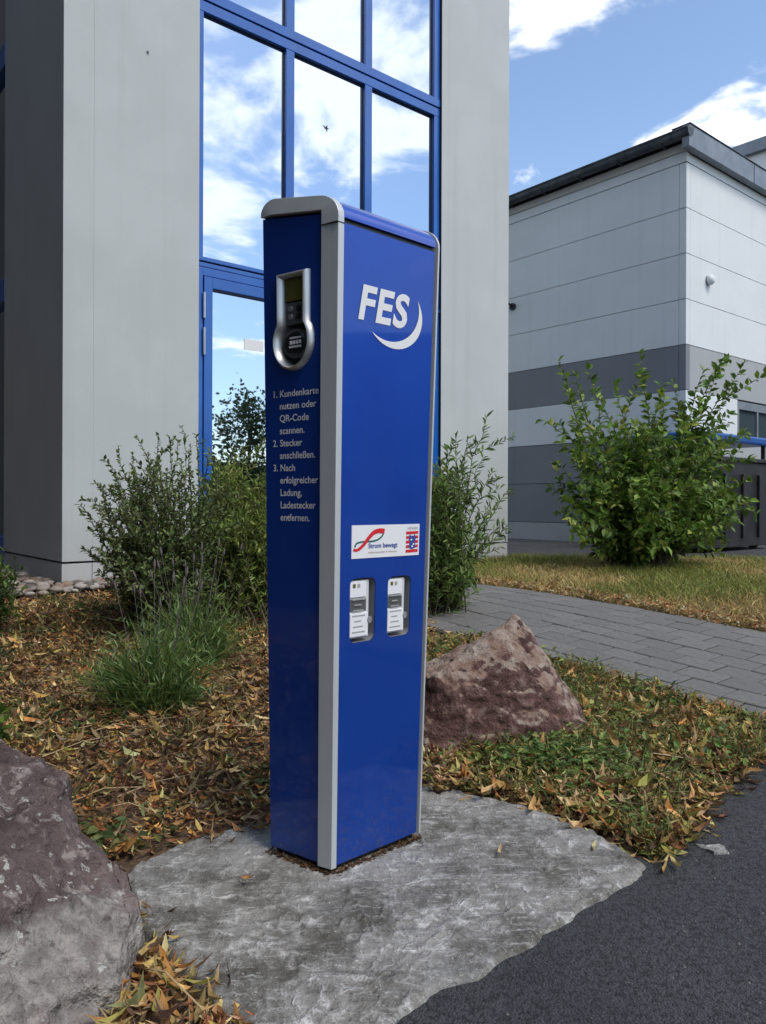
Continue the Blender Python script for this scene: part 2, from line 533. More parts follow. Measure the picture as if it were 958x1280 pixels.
def f(t, b):
    n1 = tnoise(t, 6, 7, .65)
    n2 = tnoise(t, 30, 5, .6)
    lo = mixcol(t, maprange(t, n1, .35, .68), (.050, .034, .034), (.135, .10, .094))
    lo = mixcol(t, math_node(t, 'MULTIPLY', maprange(t, n2, .5, .7), .5), lo, (.25, .20, .185))
    # paler, broken stone low on the front, beyond an uneven line
    g = N(t, 'ShaderNodeNewGeometry')
    s = N(t, 'ShaderNodeSeparateXYZ')
    t.links.new(g.outputs['Position'], s.inputs[0])
    edge = math_node(t, 'ADD', s.outputs[2], math_node(t, 'MULTIPLY', math_node(t, 'SUBTRACT', n1, .5), .34))
    pale = mixcol(t, maprange(t, n2, .3, .7), (.15, .135, .125), (.30, .28, .26))
    pale = mixcol(t, math_node(t, 'MULTIPLY', maprange(t, n1, .5, .65), .5), pale, (.22, .15, .14))
    crack = tnoise(t, 3.5, 5, .6, dist=1.5)
    cr = maprange(t, math_node(t, 'ABSOLUTE', math_node(t, 'SUBTRACT', crack, .5)), 0, .008, 1, 0)
    pale = mixcol(t, math_node(t, 'MULTIPLY', math_node(t, 'MULTIPLY', cr, maprange(t, n2, .45, .6)), .35), pale, (.09, .08, .075))
    c = mixcol(t, maprange(t, edge, .11, .17), pale, lo)
    # lichen spots
    c2 = N(t, 'ShaderNodeTexCoord')
    wv = N(t, 'ShaderNodeTexNoise'); wv.inputs['Scale'].default_value = 22; wv.inputs['Detail'].default_value = 5
    t.links.new(c2.outputs['Object'], wv.inputs['Vector'])
    va = N(t, 'ShaderNodeVectorMath', operation='MULTIPLY_ADD')
    t.links.new(wv.outputs[1], va.inputs[0]); va.inputs[1].default_value = (.13, .13, .13)
    t.links.new(c2.outputs['Object'], va.inputs[2])
    vo = N(t, 'ShaderNodeTexVoronoi'); vo.inputs['Scale'].default_value = 34
    t.links.new(va.outputs[0], vo.inputs['Vector'])
    vsep = N(t, 'ShaderNodeSeparateColor'); t.links.new(vo.outputs['Color'], vsep.inputs[0])
    thr = math_node(t, 'MULTIPLY', maprange(t, vsep.outputs[0], .45, 1.0, 0, 1, False), .42)
    sp = math_node(t, 'LESS_THAN', vo.outputs['Distance'], thr)
    lc = mixcol(t, vsep.outputs[1], (.46, .47, .44), (.28, .27, .25))
    l2 = tnoise(t, 15, 6, .68)
    c = mixcol(t, math_node(t, 'MULTIPLY', maprange(t, l2, .56, .64), .65), c, (.33, .30, .275))
    l3 = tnoise(t, 48, 5, .7)
    c = mixcol(t, math_node(t, 'MULTIPLY', maprange(t, l3, .57, .66), .55), c, (.035, .027, .026))
    c = mixcol(t, math_node(t, 'MULTIPLY', math_node(t, 'MULTIPLY', sp, maprange(t, n2, .42, .50)), .85), c, lc)
    setc(t, b, c)
    bump(t, b, math_node(t, 'ADD', n1, math_node(t, 'MULTIPLY', n2, .9)), 1.0, .035)
M['rock_lichen'] = material('rock_lichen', (.12, .08, .08), .85, build=f, spec=.3)
def f(t, b):
    n1 = tnoise(t, 7, 7, .65)
    n2 = tnoise(t, 24, 6, .68)
    c = mixcol(t, maprange(t, n1, .35, .65), (.07, .034, .031), (.19, .105, .092))
    c = mixcol(t, math_node(t, 'MULTIPLY', maprange(t, n2, .5, .66), .6), c, (.30, .21, .19))
    # weathered pale crust on faces that look up
    g = N(t, 'ShaderNodeNewGeometry')
    s = N(t, 'ShaderNodeSeparateXYZ')
    t.links.new(g.outputs['Normal'], s.inputs[0])
    up = maprange(t, math_node(t, 'ADD', s.outputs[2], math_node(t, 'MULTIPLY', math_node(t, 'SUBTRACT', n1, .5), 1.2)), .42, .62)
    crust = mixcol(t, maprange(t, tnoise(t, 16, 5), .35, .68), (.29, .19, .14), (.44, .38, .32))
    c = mixcol(t, math_node(t, 'MULTIPLY', math_node(t, 'MULTIPLY', up, .85), maprange(t, n2, .30, .50, .35, 1.0)), c, crust)
    setc(t, b, c)
    bump(t, b, math_node(t, 'ADD', n1, math_node(t, 'MULTIPLY', n2, 1.1)), 1.0, .035)
M['rock_red'] = material('rock_red', (.12, .06, .06), .85, build=f, spec=.3)
def f(t, b):
    oi = N(t, 'ShaderNodeObjectInfo')
    r = N(t, 'ShaderNodeValToRGB')
    e = r.color_ramp.elements
    e[0].position, e[0].color = 0, (.07, .063, .058, 1)
    e[1].position, e[1].color = 1, (.42, .40, .37, 1)
    for p, cc in ((.3, (.20, .17, .15, 1)), (.55, (.28, .24, .21, 1)), (.7, (.24, .15, .10, 1)), (.85, (.38, .36, .34, 1))):
        x = e.new(p); x.color = cc
    t.links.new(oi.outputs['Random'], r.inputs[0])
    c = mixcol(t, math_node(t, 'MULTIPLY', maprange(t, tnoise(t, 25, 4), .4, .7), .4), r.outputs[0], (.12, .11, .10))
    setc(t, b, c)
M['pebble'] = material('pebble', (.3, .28, .26), .75, build=f, spec=.3)
def f(t, b):
    c = mixcol(t, maprange(t, tnoise(t, 3, 5), .3, .7), (.010, .010, .012), (.022, .023, .026))
    setc(t, b, c)
M['bin_grey'] = material('bin_grey', (.03, .03, .035), .5, build=f)
M['bin_blue'] = material('bin_blue', (.008, .075, .30), .4)
M['card'] = material('card', (.35, .22, .13), .8)
M['pink'] = material('pink', (.45, .10, .09), .6)
M['tyre'] = material('tyre', (.02, .02, .02), .8)
def f(t, b):
    c = mixcol(t, maprange(t, tnoise(t, .8, 5), .3, .7), (.035, .05, .02), (.09, .10, .04))
    setc(t, b, c)
M['far_green'] = material('far_green', (.05, .07, .03), .9, build=f)

# ================================================================== SETTING
E1 = Vector((.62, -.785, 0)).normalized()     # footpath direction, from the door towards the forecourt
E2 = Vector((.785, .62, 0)).normalized()
PV0, PV1 = 3.12, 4.62
def pathpt(s, v): return E1 * s + E2 * v

S_ = 900
ground = sheet('ground', [(-S_, -S_), (S_, -S_), (S_, S_), (-S_, S_)], 0.0, M['soil'], .16, ((-4.5, .6), (6.5, 10.5)), nz=.012)
tag(ground, kind='structure')

pe0, pe1 = pathpt(.55, PV0), pathpt(.55, PV1)
asph_edge = [(-40, -2.0), (-8, -.3), (-1.9, .55), (-.60, 1.0), (-.22, 1.27), (-.1, 1.45), (.15, 1.62), (.40, 1.85), (.60, 2.0), (.70, 1.95), (.82, 2.07), (1.02, 2.35), (1.36, 2.73),
             (1.75, 2.42), (pe0.x, pe0.y), (pe1.x, pe1.y), (6.5, 4.6), (11, 8.2), (45, 14), (45, -45), (-40, -45)]
asphalt = sheet('asphalt', asph_edge, .010, M['asphalt'], .5, ((-3, .4), (8, 6)))
tag(asphalt, kind='structure')
yard = sheet('yard_road', [(1.2, 9.7), (4.2, 9.55), (8.5, 8.6), (45, 16), (45, 70), (-20, 70), (-14, 20), (-1.0, 13.5)], .008, M['asphalt'], 1.0, ((0, 9), (12, 20)))
tag(yard, kind='structure')

# footpath: sand bed with single paving blocks on it
path = sheet('footpath', [pathpt(-6.4, PV0 - .02), pathpt(.55, PV0 - .02), pathpt(.55, PV1 + .02), pathpt(-6.4, PV1 + .02)], .0135, M['joint_sand'], .25)
tag(path, kind='structure')
def block_mesh(l, w, h=.05, b=.004):
    bm = bmesh.new()
    vs = []
    for z, k in ((-h, 0), (-b, 0), (0, b)):
        vs.append([bm.verts.new((sx * (l / 2 - k), sy * (w / 2 - k), z)) for sx, sy in ((-1, -1), (1, -1), (1, 1), (-1, 1))])
    for a, c in ((0, 1), (1, 2)):
        for i in range(4):
            j = (i + 1) % 4
            bm.faces.new((vs[a][i], vs[a][j], vs[c][j], vs[c][i]))
    bm.faces.new(vs[2])
    bmesh.ops.recalc_face_normals(bm, faces=bm.faces)
    me = bpy.data.meshes.new('paving_block')
    bm.to_mesh(me); bm.free()
    me.materials.append(M['paver'])
    return me
BL, BW = .222, .1645
bmesh_data = block_mesh(BL - .010, BW - .006)
half_data = block_mesh(BL / 2 - .007, BW - .007)
ang = math.atan2(E1.y, E1.x)
for r in range(9):
    v0 = PV0 + .01 + (r + .5) * BW
    s = -6.3 + (BL / 2 if r % 2 else 0)
    while s < .5:
        p = pathpt(s + BL / 2, v0)
        if p.y < 7.4:
            o = link('paving_block', bmesh_data)
            o.parent = path
            eps = .2
            sl = math.atan2(float(gz(p.x + E1.x * eps, p.y + E1.y * eps) - gz(p.x - E1.x * eps, p.y - E1.y * eps)), 2 * eps)
            o.location = (p.x, p.y, float(gz(p.x, p.y)) + .020 + random.uniform(-.002, .0025))
            sr = math.atan2(float(gz(p.x + E2.x * eps, p.y + E2.y * eps) - gz(p.x - E2.x * eps, p.y - E2.y * eps)), 2 * eps)
            o.rotation_euler = (sr + random.uniform(-.008, .008), -sl + random.uniform(-.008, .008), ang + random.uniform(-.014, .014))
        s += BL

# ------------------------------------------------------------------ concrete slab under the charger
slab_px = [(545, 981), (601, 993), (665, 1007), (711, 1021), (752, 1042), (790, 1064), (812, 1080), (775, 1108), (721, 1142), (635, 1198), (539, 1243),
           (490, 1282), (420, 1340), (320, 1320), (288, 1268), (243, 1225), (205, 1190), (174, 1155), (150, 1115), (165, 1082), (250, 1046), (332, 1020), (440, 985)]
cs = onz(470, 1105)
B = np.array([list(onz(*p))[:2] for p in slab_px])
nb = 240
# closed Catmull-Rom outline
bt = []
K = len(B)
for i in range(nb):
    u = i / nb * K
    k = int(u); f_ = u - k
    p0, p1, p2, p3 = B[(k - 1) % K], B[k % K], B[(k + 1) % K], B[(k + 2) % K]
    q = .5 * ((2 * p1) + (-p0 + p2) * f_ + (2 * p0 - 5 * p1 + 4 * p2 - p3) * f_ ** 2 + (-p0 + 3 * p1 - 3 * p2 + p3) * f_ ** 3)
    nv = mnoise.noise(Vector((q[0] * 14, q[1] * 14, 3))) * .014 + mnoise.noise(Vector((q[0] * 45, q[1] * 45, 3))) * .006
    d = q - np.array(cs[:2]); d /= np.linalg.norm(d)
    bt.append(q + d * nv)
bt = np.array(bt)
rings = 110
V, Fc = [(cs.x, cs.y, 0)], []
col_c = (-.10, 1.98)
for r in range(1, rings + 1):
    k = r / rings
    for i in range(nb):
        x, y = np.array(cs[:2]) * (1 - k) + bt[i] * k
        z = .004 * mnoise.noise(Vector((x * 4, y * 4, 0))) + .0035 * mnoise.noise(Vector((x * 11, y * 11, 5)))
        rd = abs(mnoise.noise(Vector((x * 7 + .4 * math.sin(y * 9), y * 9, 8))))
        z += .010 * max(0, 1 - rd / .10) * (0.5 + .5 * mnoise.noise(Vector((x * 2, y * 2, 1))))
        rd2 = abs(mnoise.noise(Vector((x * 19, y * 15, 18))))
        z += .005 * max(0, 1 - rd2 / .12)
        z -= .02 * max(0, (k - .965) / .035) ** 2
        if abs(x - 0) < .4 and abs(y - 2.0) < .3: z = min(z, .003)
        V.append((x, y, z))
for i in range(nb):
    V.append((bt[i][0] * 1.0, bt[i][1] * 1.0, -.05))
for i in range(nb):
    j = (i + 1) % nb
    Fc.append((0, 1 + i, 1 + j))
    for r in range(rings):
        a = 1 + r * nb
        Fc.append((a + i, a + nb + i, a + nb + j, a + j))
slab = mesh_obj('concrete_slab', V, Fc, M['concrete'], None, smooth=True)
tag(slab, 'rough grey concrete slab under the blue charging column', 'slab')
# recalc so that normals look up
bm = bmesh.new(); bm.from_mesh(slab.data); bmesh.ops.recalc_face_normals(bm, faces=bm.faces); bm.to_mesh(slab.data); bm.free()

# ------------------------------------------------------------------ main building
FT = Vector((1146, 960, 0)).normalized()            # along the entrance facade
FN = Vector((FT.y, -FT.x, 0))                       # outward normal of that facade
GB = .20                                            # ground level at the buildings
P0 = at(78, 738, F_PX * (EYE - GB) / (738 - HY)); P0.z = 0
MB = Frame(P0, FT, FN)
def tpx(px, fr=MB, d=None):
    """distance along a frame's first axis where the vertical plane through it meets pixel column px"""
    r = (px - CX) / F_PX
    return (r * fr.o.y - fr.o.x) / (fr.a.x - r * fr.a.y)
def zpx(px, py, fr=MB):
    t = tpx(px, fr)
    Y = fr.o.y + fr.a.y * t
    return EYE + (HY - py) / F_PX * Y
t_w0, t_w1, t_end = tpx(248), tpx(551), tpx(635)
m_l, m_r = tpx(364), tpx(462)
z_base, z_joint = GB - .25, zpx(78, 706)
z_head, z_tr = zpx(250, 331), zpx(250, -4)
TOP = 14.5  # unseen upper storeys, raised to block sky light from the left
bld = empty('office_building', 'pale plastered office building with blue framed glass entrance front', 'building')
bld.location = P0
def bbox(*a, **k):
    o = box(*a, **k)
    o.matrix_parent_inverse = bld.matrix_world.inverted() if o.parent is bld else o.matrix_parent_inverse
    return o
bld.location = (0, 0, 0)     # the parts carry world coordinates
GAP = .012
t_seam = tpx(116)
t_seam2 = tpx(575)
# wall core behind the cladding
box(MB, .13, t_w0 - .05, -.40, -.125, z_base, TOP, 'wall', M['shadow_gap'], bld)
box(MB, t_w1 + .05, t_end - .13, -.40, -.125, z_base, TOP, 'wall', M['shadow_gap'], bld)
box(MB, .125, t_end - .125, -7.0, -.42, z_base, TOP - .02, 'wall', M['plaster'], bld)
box(MB, t_seam - .02, t_seam + .02, -.118, -.0022, z_joint + GAP + .01, TOP - .01, 'joint_filler', M['plaster'], bld)
for a, b_ in ((0, t_seam), (t_seam, t_w0), (t_w1, t_end)):
    g0 = .002 if a == t_seam else 0
    g1 = .002 if b_ == t_seam else 0
    box(MB, a + g0, b_ - g1, -.12, 0, z_joint + GAP, TOP, 'panel', M['plaster'], bld, .002)
    box(MB, a + g0, b_ - g1, -.12, -.006, z_base, z_joint - GAP * .4, 'plinth_panel', M['plinth'], bld, .002)
# side wall towards the left, window bay beyond it
s_end = 1.78
box(MB, .004, .12, -s_end, -.122, z_joint + GAP, TOP, 'panel', M['plaster'], bld, .002)
box(MB, .010, .12, -s_end, -.122, z_base, z_joint - GAP * .4, 'plinth_panel', M['plinth'], bld, .002)
sw0, sw1 = -4.6, -s_end
for z0, z1 in ((z_base, .55), (2.85, 3.07), (5.15, 5.37), (7.7, 7.9), (10.2, 10.4), (14.2, 14.5)):
    box(MB, .0, .10, sw0, sw1 - .002, z0, z1, 'transom', M['blue_frame'], bld, .004)
for z0, z1 in ((.55, 2.85), (3.07, 5.15), (5.37, 7.7), (7.9, 10.2), (10.4, 14.2)):
    for q0, q1 in ((sw0, (sw0 + sw1) / 2 - .04), ((sw0 + sw1) / 2 + .04, sw1 - .004)):
        box(MB, .055, .075, q0, q1, z0 - .01, z1 + .01, 'pane', M['glass'], bld)
    box(MB, .0, .10, (sw0 + sw1) / 2 - .04, (sw0 + sw1) / 2 + .04, z0, z1, 'mullion', M['blue_frame'], bld, .004)
box(MB, .0, .12, -7.0, sw0, z_base, TOP, 'panel', M['plaster'], bld, .002)
# right end wall
box(MB, t_end - .12, t_end - .004, -7.0, -.122, z_base, TOP, 'panel', M['plaster'], bld, .002)
box(MB, -.03, t_end + .03, -7.03, .03, TOP + .002, TOP + .14, 'parapet_cap', M['verge'], bld, .01)
# blue window front between the piers
NF, NB_ = -.035, -.115            # frame front and back
TH = .062
NR = t_w1 - t_w0
z_t2 = z_tr + (z_tr - z_head)
z_t3 = z_t2 + (z_tr - z_head)
z_t4 = z_t3 + (z_tr - z_head)
rows = [(z_t4 + .10, TOP - .3), (z_t3 + .10, z_t4 - .10), (z_t2 + .10, z_t3 - .10), (z_tr + .10, z_t2 - .10), (z_head + .085, z_tr - .10)]
def bar_v(t, z0, z1, w, name='mullion', nf=NF):
    box(MB, t - w / 2, t + w / 2, NB_, nf, z0, z1, name, M['blue_frame'], bld, .004)
wl = t_w0 + .03
wr = t_w1 - .045
for z0, z1 in rows:
    bar_v(wl, z0, z1, .055, 'frame')
    bar_v(wr, z0, z1, .085, 'frame')
    bar_v(m_l, z0, z1, .095)
    bar_v(m_r, z0, z1, .095)
    ts = [wl + .0275, m_l - .0475, m_l + .0475, m_r - .0475, m_r + .0475, wr - .0425]
    for k in range(3):
        a, b_ = ts[2 * k], ts[2 * k + 1]
        # gasket line and pane
        for (p0, p1, q0, q1) in ((a, a + .007, z0, z1), (b_ - .007, b_, z0, z1), (a + .007, b_ - .007, z0, z0 + .007), (a + .007, b_ - .007, z1 - .007, z1)):
            box(MB, p0, p1, NB_, NB_ + .042, q0, q1, 'gasket', M['gasket'], bld)
        box(MB, a + .004, b_ - .004, NB_ + .008, NB_ + .035, z0 + .004, z1 - .004, 'pane', M['glass'], bld)
for zc_, hh in ((z_tr, .20), (z_t2, .20), (z_t3, .20), (z_t4, .20), (z_head + .04, .09), (TOP - .2, .2)):
    # double profile transom with a groove in the middle
    box(MB, t_w0 + .003, t_w1 - .003, NB_, NF + .002, zc_ - hh / 2, zc_ - .006, 'transom', M['blue_frame'], bld, .004)
    box(MB, t_w0 + .003, t_w1 - .003, NB_, NF + .010, zc_ + .006, zc_ + hh / 2, 'transom', M['blue_frame'], bld, .004)
    box(MB, t_w0 + .004, t_w1 - .004, NB_, NF - .012, zc_ - .006, zc_ + .006, 'gasket', M['gasket'], bld)
box(MB, t_w1 - .0025, t_w1 - .0005, NB_, -.002, z_base, TOP, 'sealant', M['gasket'], bld)
# ground floor: door leaf beside two fixed panes
zt = z_head - .008
bar_v(wl, z_base, zt, .055, 'frame')
bar_v(wr, z_base, zt, .085, 'frame')
box(MB, wl + .0275, m_r, NB_, NF, zt - .075, zt, 'frame', M['blue_frame'], bld, .004)
bar_v(m_r, z_base, zt, .095)
d0, d1, dz0, dz1 = wl + .034, m_r - .055, GB + .03, zt - .082
door = empty('door'); door.parent = bld
dw = .085
box(MB, d0, d0 + dw, NB_, NF + .012, dz0, dz1, 'stile', M['blue_frame'], door, .005)
dm = m_l + .02
box(MB, dm - .06, dm + .06, NB_, NF + .012, dz0, dz1, 'stile', M['blue_frame'], door, .005)
box(MB, d1 - dw, d1, NB_, NF + .012, dz0, dz1, 'stile', M['blue_frame'], door, .005)
for a, b_ in ((d0 + dw, dm - .06), (dm + .06, d1 - dw)):
    box(MB, a, b_, NB_, NF + .0115, dz1 - .10, dz1, 'rail', M['blue_frame'], door, .005)
    box(MB, a, b_, NB_, NF + .0115, dz0, dz0 + .22, 'rail', M['blue_frame'], door, .005)
    box(MB, a - .004, b_ + .004, NB_ + .010, NB_ + .035, dz0 + .21, dz1 - .09, 'pane', M['glass'], door)
V, Fc = [], []
for hz0, hz1 in ((366, 398), (410, 444)):
    z1_, z0_ = zpx(257, hz0), zpx(257, hz1)
    V, Fc = [], []
    tube_geo([MB(d0 - .004, NF + .022, z0_), MB(d0 - .004, NF + .022, z1_)], [.012, .012], 10, V, Fc)
    tube_geo([MB(d0 - .004, NF + .022, (z0_ + z1_) / 2 - .004), MB(d0 - .004, NF + .022, (z0_ + z1_) / 2 + .004)], [.0135, .0135], 10, V, Fc)
    mesh_obj('hinge', V, Fc, M['steel'], door)
V, Fc = [], []
tube_geo([MB(dm - .03, NF + .07, 1.0), MB(dm - .03, NF + .07, 1.7)], [.016, .016], 10, V, Fc)
for z in (1.08, 1.62): tube_geo([MB(dm - .03, NF, z), MB(dm - .03, NF + .07, z)], [.01, .01], 8, V, Fc)
mesh_obj('handle', V, Fc, M['steel'], door)
box(MB, m_r + .0475, wr - .0425, NB_ + .008, NB_ + .035, z_base, zt, 'pane', M['glass'], bld)
box(MB, wl + .0275, wr - .043, NB_ - .05, NF + .05, z_base, GB + .02, 'threshold', M['plinth'], bld)
# paper notice on the door glass
notice_t0 = tpx(310); zc_ = zpx(318, 430)
note = box(MB, notice_t0, notice_t0 + .21, NB_ + .036, NB_ + .039, zc_ - .05, zc_ + .05, 'door_notice', M['print_white'])
tag(note, 'small blank white notice stuck on the entrance door glass', 'notice')
# bird silhouette on the middle pane
bt0, bz0 = tpx(412), zpx(412, 157)
bs = .0075
bird_pts = [(-6, 2.5), (-3.2, 2.2), (-1.0, .9), (.5, 3.8), (2.2, 4.6), (1.9, 2.4), (2.2, .9), (5.5, .7), (3.0, -.4), (1.2, -1.2), (2.2, -3.6), (1.2, -4.2), (-.4, -1.4), (-2.4, -.8), (-3.4, .9)]
bm = bmesh.new()
lo = [bm.verts.new(MB(bt0 + x * bs, NB_ + .0352, bz0 + z * bs)) for x, z in bird_pts]
hi = [bm.verts.new(MB(bt0 + x * bs, NB_ + .0375, bz0 + z * bs)) for x, z in bird_pts]
bm.faces.new(lo); bm.faces.new(hi)
for i in range(len(lo)):
    j = (i + 1) % len(lo); bm.faces.new((lo[i], lo[j], hi[j], hi[i]))
tag(bm_obj('bird_silhouette', bm, M['gasket']), 'small dark flying bird silhouette on the middle window pane', 'bird')
# small screw marks on the left pier
V, Fc = [], []
p = MB(tpx(183), 0, zpx(183, 66))
tube_geo([p - FN * .002, p + FN * .012], [.012, .010], 8, V, Fc)
mesh_obj('wall_anchor', V, Fc, M['meter_grey'], bld)

# unseen dark wing, added to keep sky light off the left faces
wing = empty('shade_wing', 'tall dark wing added out of view to block light from the left', 'building')
box(MB, -12.0, -5.2, -12.0, 6.0, z_base, TOP, 'wall', M['slate'], wing)
box(MB, -5.198, .11, -12.0, -7.02, z_base, TOP, 'wall', M['slate'], wing)
box(MB, -12.05, -5.15, -12.05, 6.05, TOP + .002, TOP + .14, 'parapet_cap', M['verge'], wing)
for kz in range(4):
    for kq in range(6):
        box(MB, -5.19, -5.17, -5.6 + 2.0 * kq, -4.4 + 2.0 * kq, 1.0 + 2.9 * kz, 2.5 + 2.9 * kz, 'window', M['dark_glass'], wing)

# ------------------------------------------------------------------ hall behind
Yc = 12.2
Cc = at(857, 683, Yc); Cc.z = 0
RT = Vector((FT.x, FT.y, 0))                         # right face runs this way
LT = Vector((-FT.y, FT.x, 0))                        # left face runs this way
HB = Frame(Cc, RT, LT)
def zc2(y): return EYE + (HY - y) / F_PX * Yc
lv = [zc2(y) for y in (700, 657, 600, 543, 486, 429, 372, 315, 258, 201)]
hall = empty('storage_hall', 'white and grey panel clad hall with dark gutter and metal verge', 'building')
WL, WR = 9.0, 9.0
box(HB, .09, WR, .09, WL, .0, lv[-1] + .45, 'wall', M['shadow_gap'], hall)
mats_l = ['panel_mid', 'panel_grey', 'panel_grey', 'panel_white', 'panel_grey', 'panel_white', 'panel_white', 'panel_white', 'panel_white']
mats_r = ['panel_mid', 'panel_grey', 'panel_mid', 'panel_white', 'panel_mid', 'panel_white', 'panel_white', 'panel_white', 'panel_white']
for i in range(9):
    z0, z1 = lv[i] + .009, lv[i + 1]
    dn = .004 if 'white' not in mats_l[i] else 0
    for (a, b_) in ((.125, 4.6), (4.606, WL)):
        box(HB, dn, .085, a, b_, z0, z1, 'panel', M[mats_l[i]], hall, .003)
    if i == 3:
        segs = ((.125, 1.75), (4.1, WR))
    else:
        segs = ((.125, 4.6), (4.606, WR))
    for (a, b_) in segs:
        box(HB, a, b_, dn, .085, z0, z1, 'panel', M[mats_r[i]], hall, .003)
    # corner trim pieces
    box(HB, -.002, .120, -.002, .120, z0, z1, 'corner_panel', M[mats_l[i]], hall, .006)
# window strip in the right face
wz0, wz1 = lv[3] - .05, lv[4] - .02
win = empty('window'); win.parent = hall
box(HB, 1.76, 4.09, .0, .08, wz1 - .14, wz1, 'frame', M['verge'], win, .004)
box(HB, 1.76, 4.09, .0, .08, wz0, wz0 + .06, 'frame', M['verge'], win, .004)
for a in (1.76, 2.5, 3.25, 4.03):
    box(HB, a, a + .06, .001, .08, wz0 + .06, wz1 - .14, 'frame', M['verge'], win, .004)
for a, b_ in ((1.82, 2.5), (2.56, 3.25), (3.31, 4.03)):
    box(HB, a, b_, .04, .06, wz0 + .06, wz1 - .14, 'pane', M['dark_glass'], win)
# top trim, gutter and verge
zt = lv[-1]
box(HB, -.012, .085, -.012, WL, zt + .008, zt + .17, 'trim', M['panel_white'], hall, .004)
box(HB, -.0125, WR, -.0105, .085, zt + .008, zt + .15, 'trim', M['panel_white'], hall, .004)
box(HB, -.04, .2, .0, WL, zt + .172, zt + .30, 'soffit_board', M['trim'], hall, .004)
# half-round gutter along the left face
bm = bmesh.new()
prof = [(.0, .0)]
prof = [(-.17 + .085 * math.cos(a), zt + .40 + .10 * math.sin(a)) for a in [math.pi + k * math.pi / 10 for k in range(11)]]
prof = [(-.265, zt + .445), (-.275, zt + .43)] + prof + [(-.06, zt + .46)]
L0 = [bm.verts.new(HB(p, -.16, z)) for p, z in prof]
L1 = [bm.verts.new(HB(p, WL, z)) for p, z in prof]
for i in range(len(prof) - 1):
    bm.faces.new((L0[i], L0[i + 1], L1[i + 1], L1[i]))
bm.faces.new(L0)
bm_obj('gutter', bm, M['gutter'], hall)
for q in np.arange(.3, WL, .8):
    box(HB, -.268, -.04, q, q + .03, zt + .288, zt + .302, 'gutter_bracket', M['gutter'], hall)
box(HB, -.16, .3, -.02, WL, zt + .462, zt + .478, 'roof_edge', M['gutter'], hall, .003)
box(HB, -.20, WR, -.155, -.03, zt + .15, zt + .49, 'verge_board', M['verge'], hall, .006)
box(HB, -.203, WR, -.17, .15, zt + .492, zt + .508, 'verge_cap', M['gutter'], hall, .003)
for a in (2.0, 4.0, 6.0):
    box(HB, a, a + .02, -.160, -.15, zt + .148, zt + .488, 'verge_seam', M['gutter'], hall)
box(HB, .302, WR, .152, WL, zt + .44, zt + .49, 'roof', M['gutter'], hall)
# round lamp on the right face, camera bracket on the left face
tl = tpx(884, HB); zl = EYE + (HY - 349) / F_PX * (HB.o.y + HB.a.y * tl)
lamp = empty('wall_lamp', 'small round white wall lamp on the bright face of the hall', 'lamp')
V, Fc = [], []
c0 = HB(tl, 0, zl)
tube_geo([c0 + LT * .01, c0 - LT * .03], [.075, .075], 16, V, Fc); mesh_obj('base', V, Fc, M['meter_grey'], lamp)
V, Fc = [], []
tube_geo([c0 - LT * .028, c0 - LT * .07, c0 - LT * .10, c0 - LT * .11], [.085, .082, .055, .02], 16, V, Fc)
mesh_obj('dome', V, Fc, M['panel_white'], lamp, smooth=True)
HBL = Frame(Cc, LT, RT)
tl = tpx(641, HBL); zl = EYE + (HY - 383) / F_PX * (HBL.o.y + HBL.a.y * tl)
camr = empty('wall_spotlight', 'small dark spotlight bracket on the shaded face of the hall', 'spotlight')
c0 = HB(0, tl, zl)
V, Fc = [], []
tube_geo([c0 + RT * .01, c0 - RT * .04], [.07, .07], 10, V, Fc); mesh_obj('base', V, Fc, M['gasket'], camr)
V, Fc = [], []
tube_geo([c0 - RT * .04, c0 - RT * .16 + Vector((0, 0, .05)), c0 - RT * .32 + Vector((0, 0, .06))], [.02, .02, .02], 8, V, Fc); mesh_obj('arm', V, Fc, M['gasket'], camr)
V, Fc = [], []
tube_geo([c0 - RT * .27 + Vector((0, 0, .08)), c0 - RT * .42 + Vector((0, 0, .03))], [.045, .075], 10, V, Fc); mesh_obj('head', V, Fc, M['gasket'], camr)

# taller block further back
Yb = 21.0
cb = at(958, 640, Yb); cb.z = 0
HB2 = Frame(cb, RT, LT)
zb = EYE + (HY - 170) / F_PX * Yb
blk = empty('rear_block', 'pale flat roofed block rising behind the hall roof', 'building')
box(HB2, 0, 9, -2.2, 7, 0, zb - .35, 'wall', M['panel_white'], blk)
box(HB2, -.15, 9.1, -2.35, 7.1, zb - .348, zb, 'roof_edge', M['verge'], blk, .01)
for k in range(5):
    box(HB2, -.004, .02, -1.5 + 1.6 * k, -.4 + 1.6 * k, zb - 2.2, zb - 1.3, 'window', M['dark_glass'], blk)

# ------------------------------------------------------------------ low building and trees across the forecourt (mirrored in glass and paint)
dep = empty('depot_building', 'long low grey depot building across the forecourt', 'building')
DF = Frame((40, -4.0, 0), (.05, 1, 0), (1, -.05, 0))
box(DF, 0, 34, 0, 12, -.1, 9.4, 'wall', M['slate'], dep)
box(DF, -.3, 34.3, -.3, 12.3, 9.402, 9.9, 'roof_edge', M['gutter'], dep)
for k in range(6):
    box(DF, 1.2 + 3.8 * k, 3.9 + 3.8 * k, -.03, .0 - .002, 0.0, 3.2, 'gate', M['panel_grey'], dep)

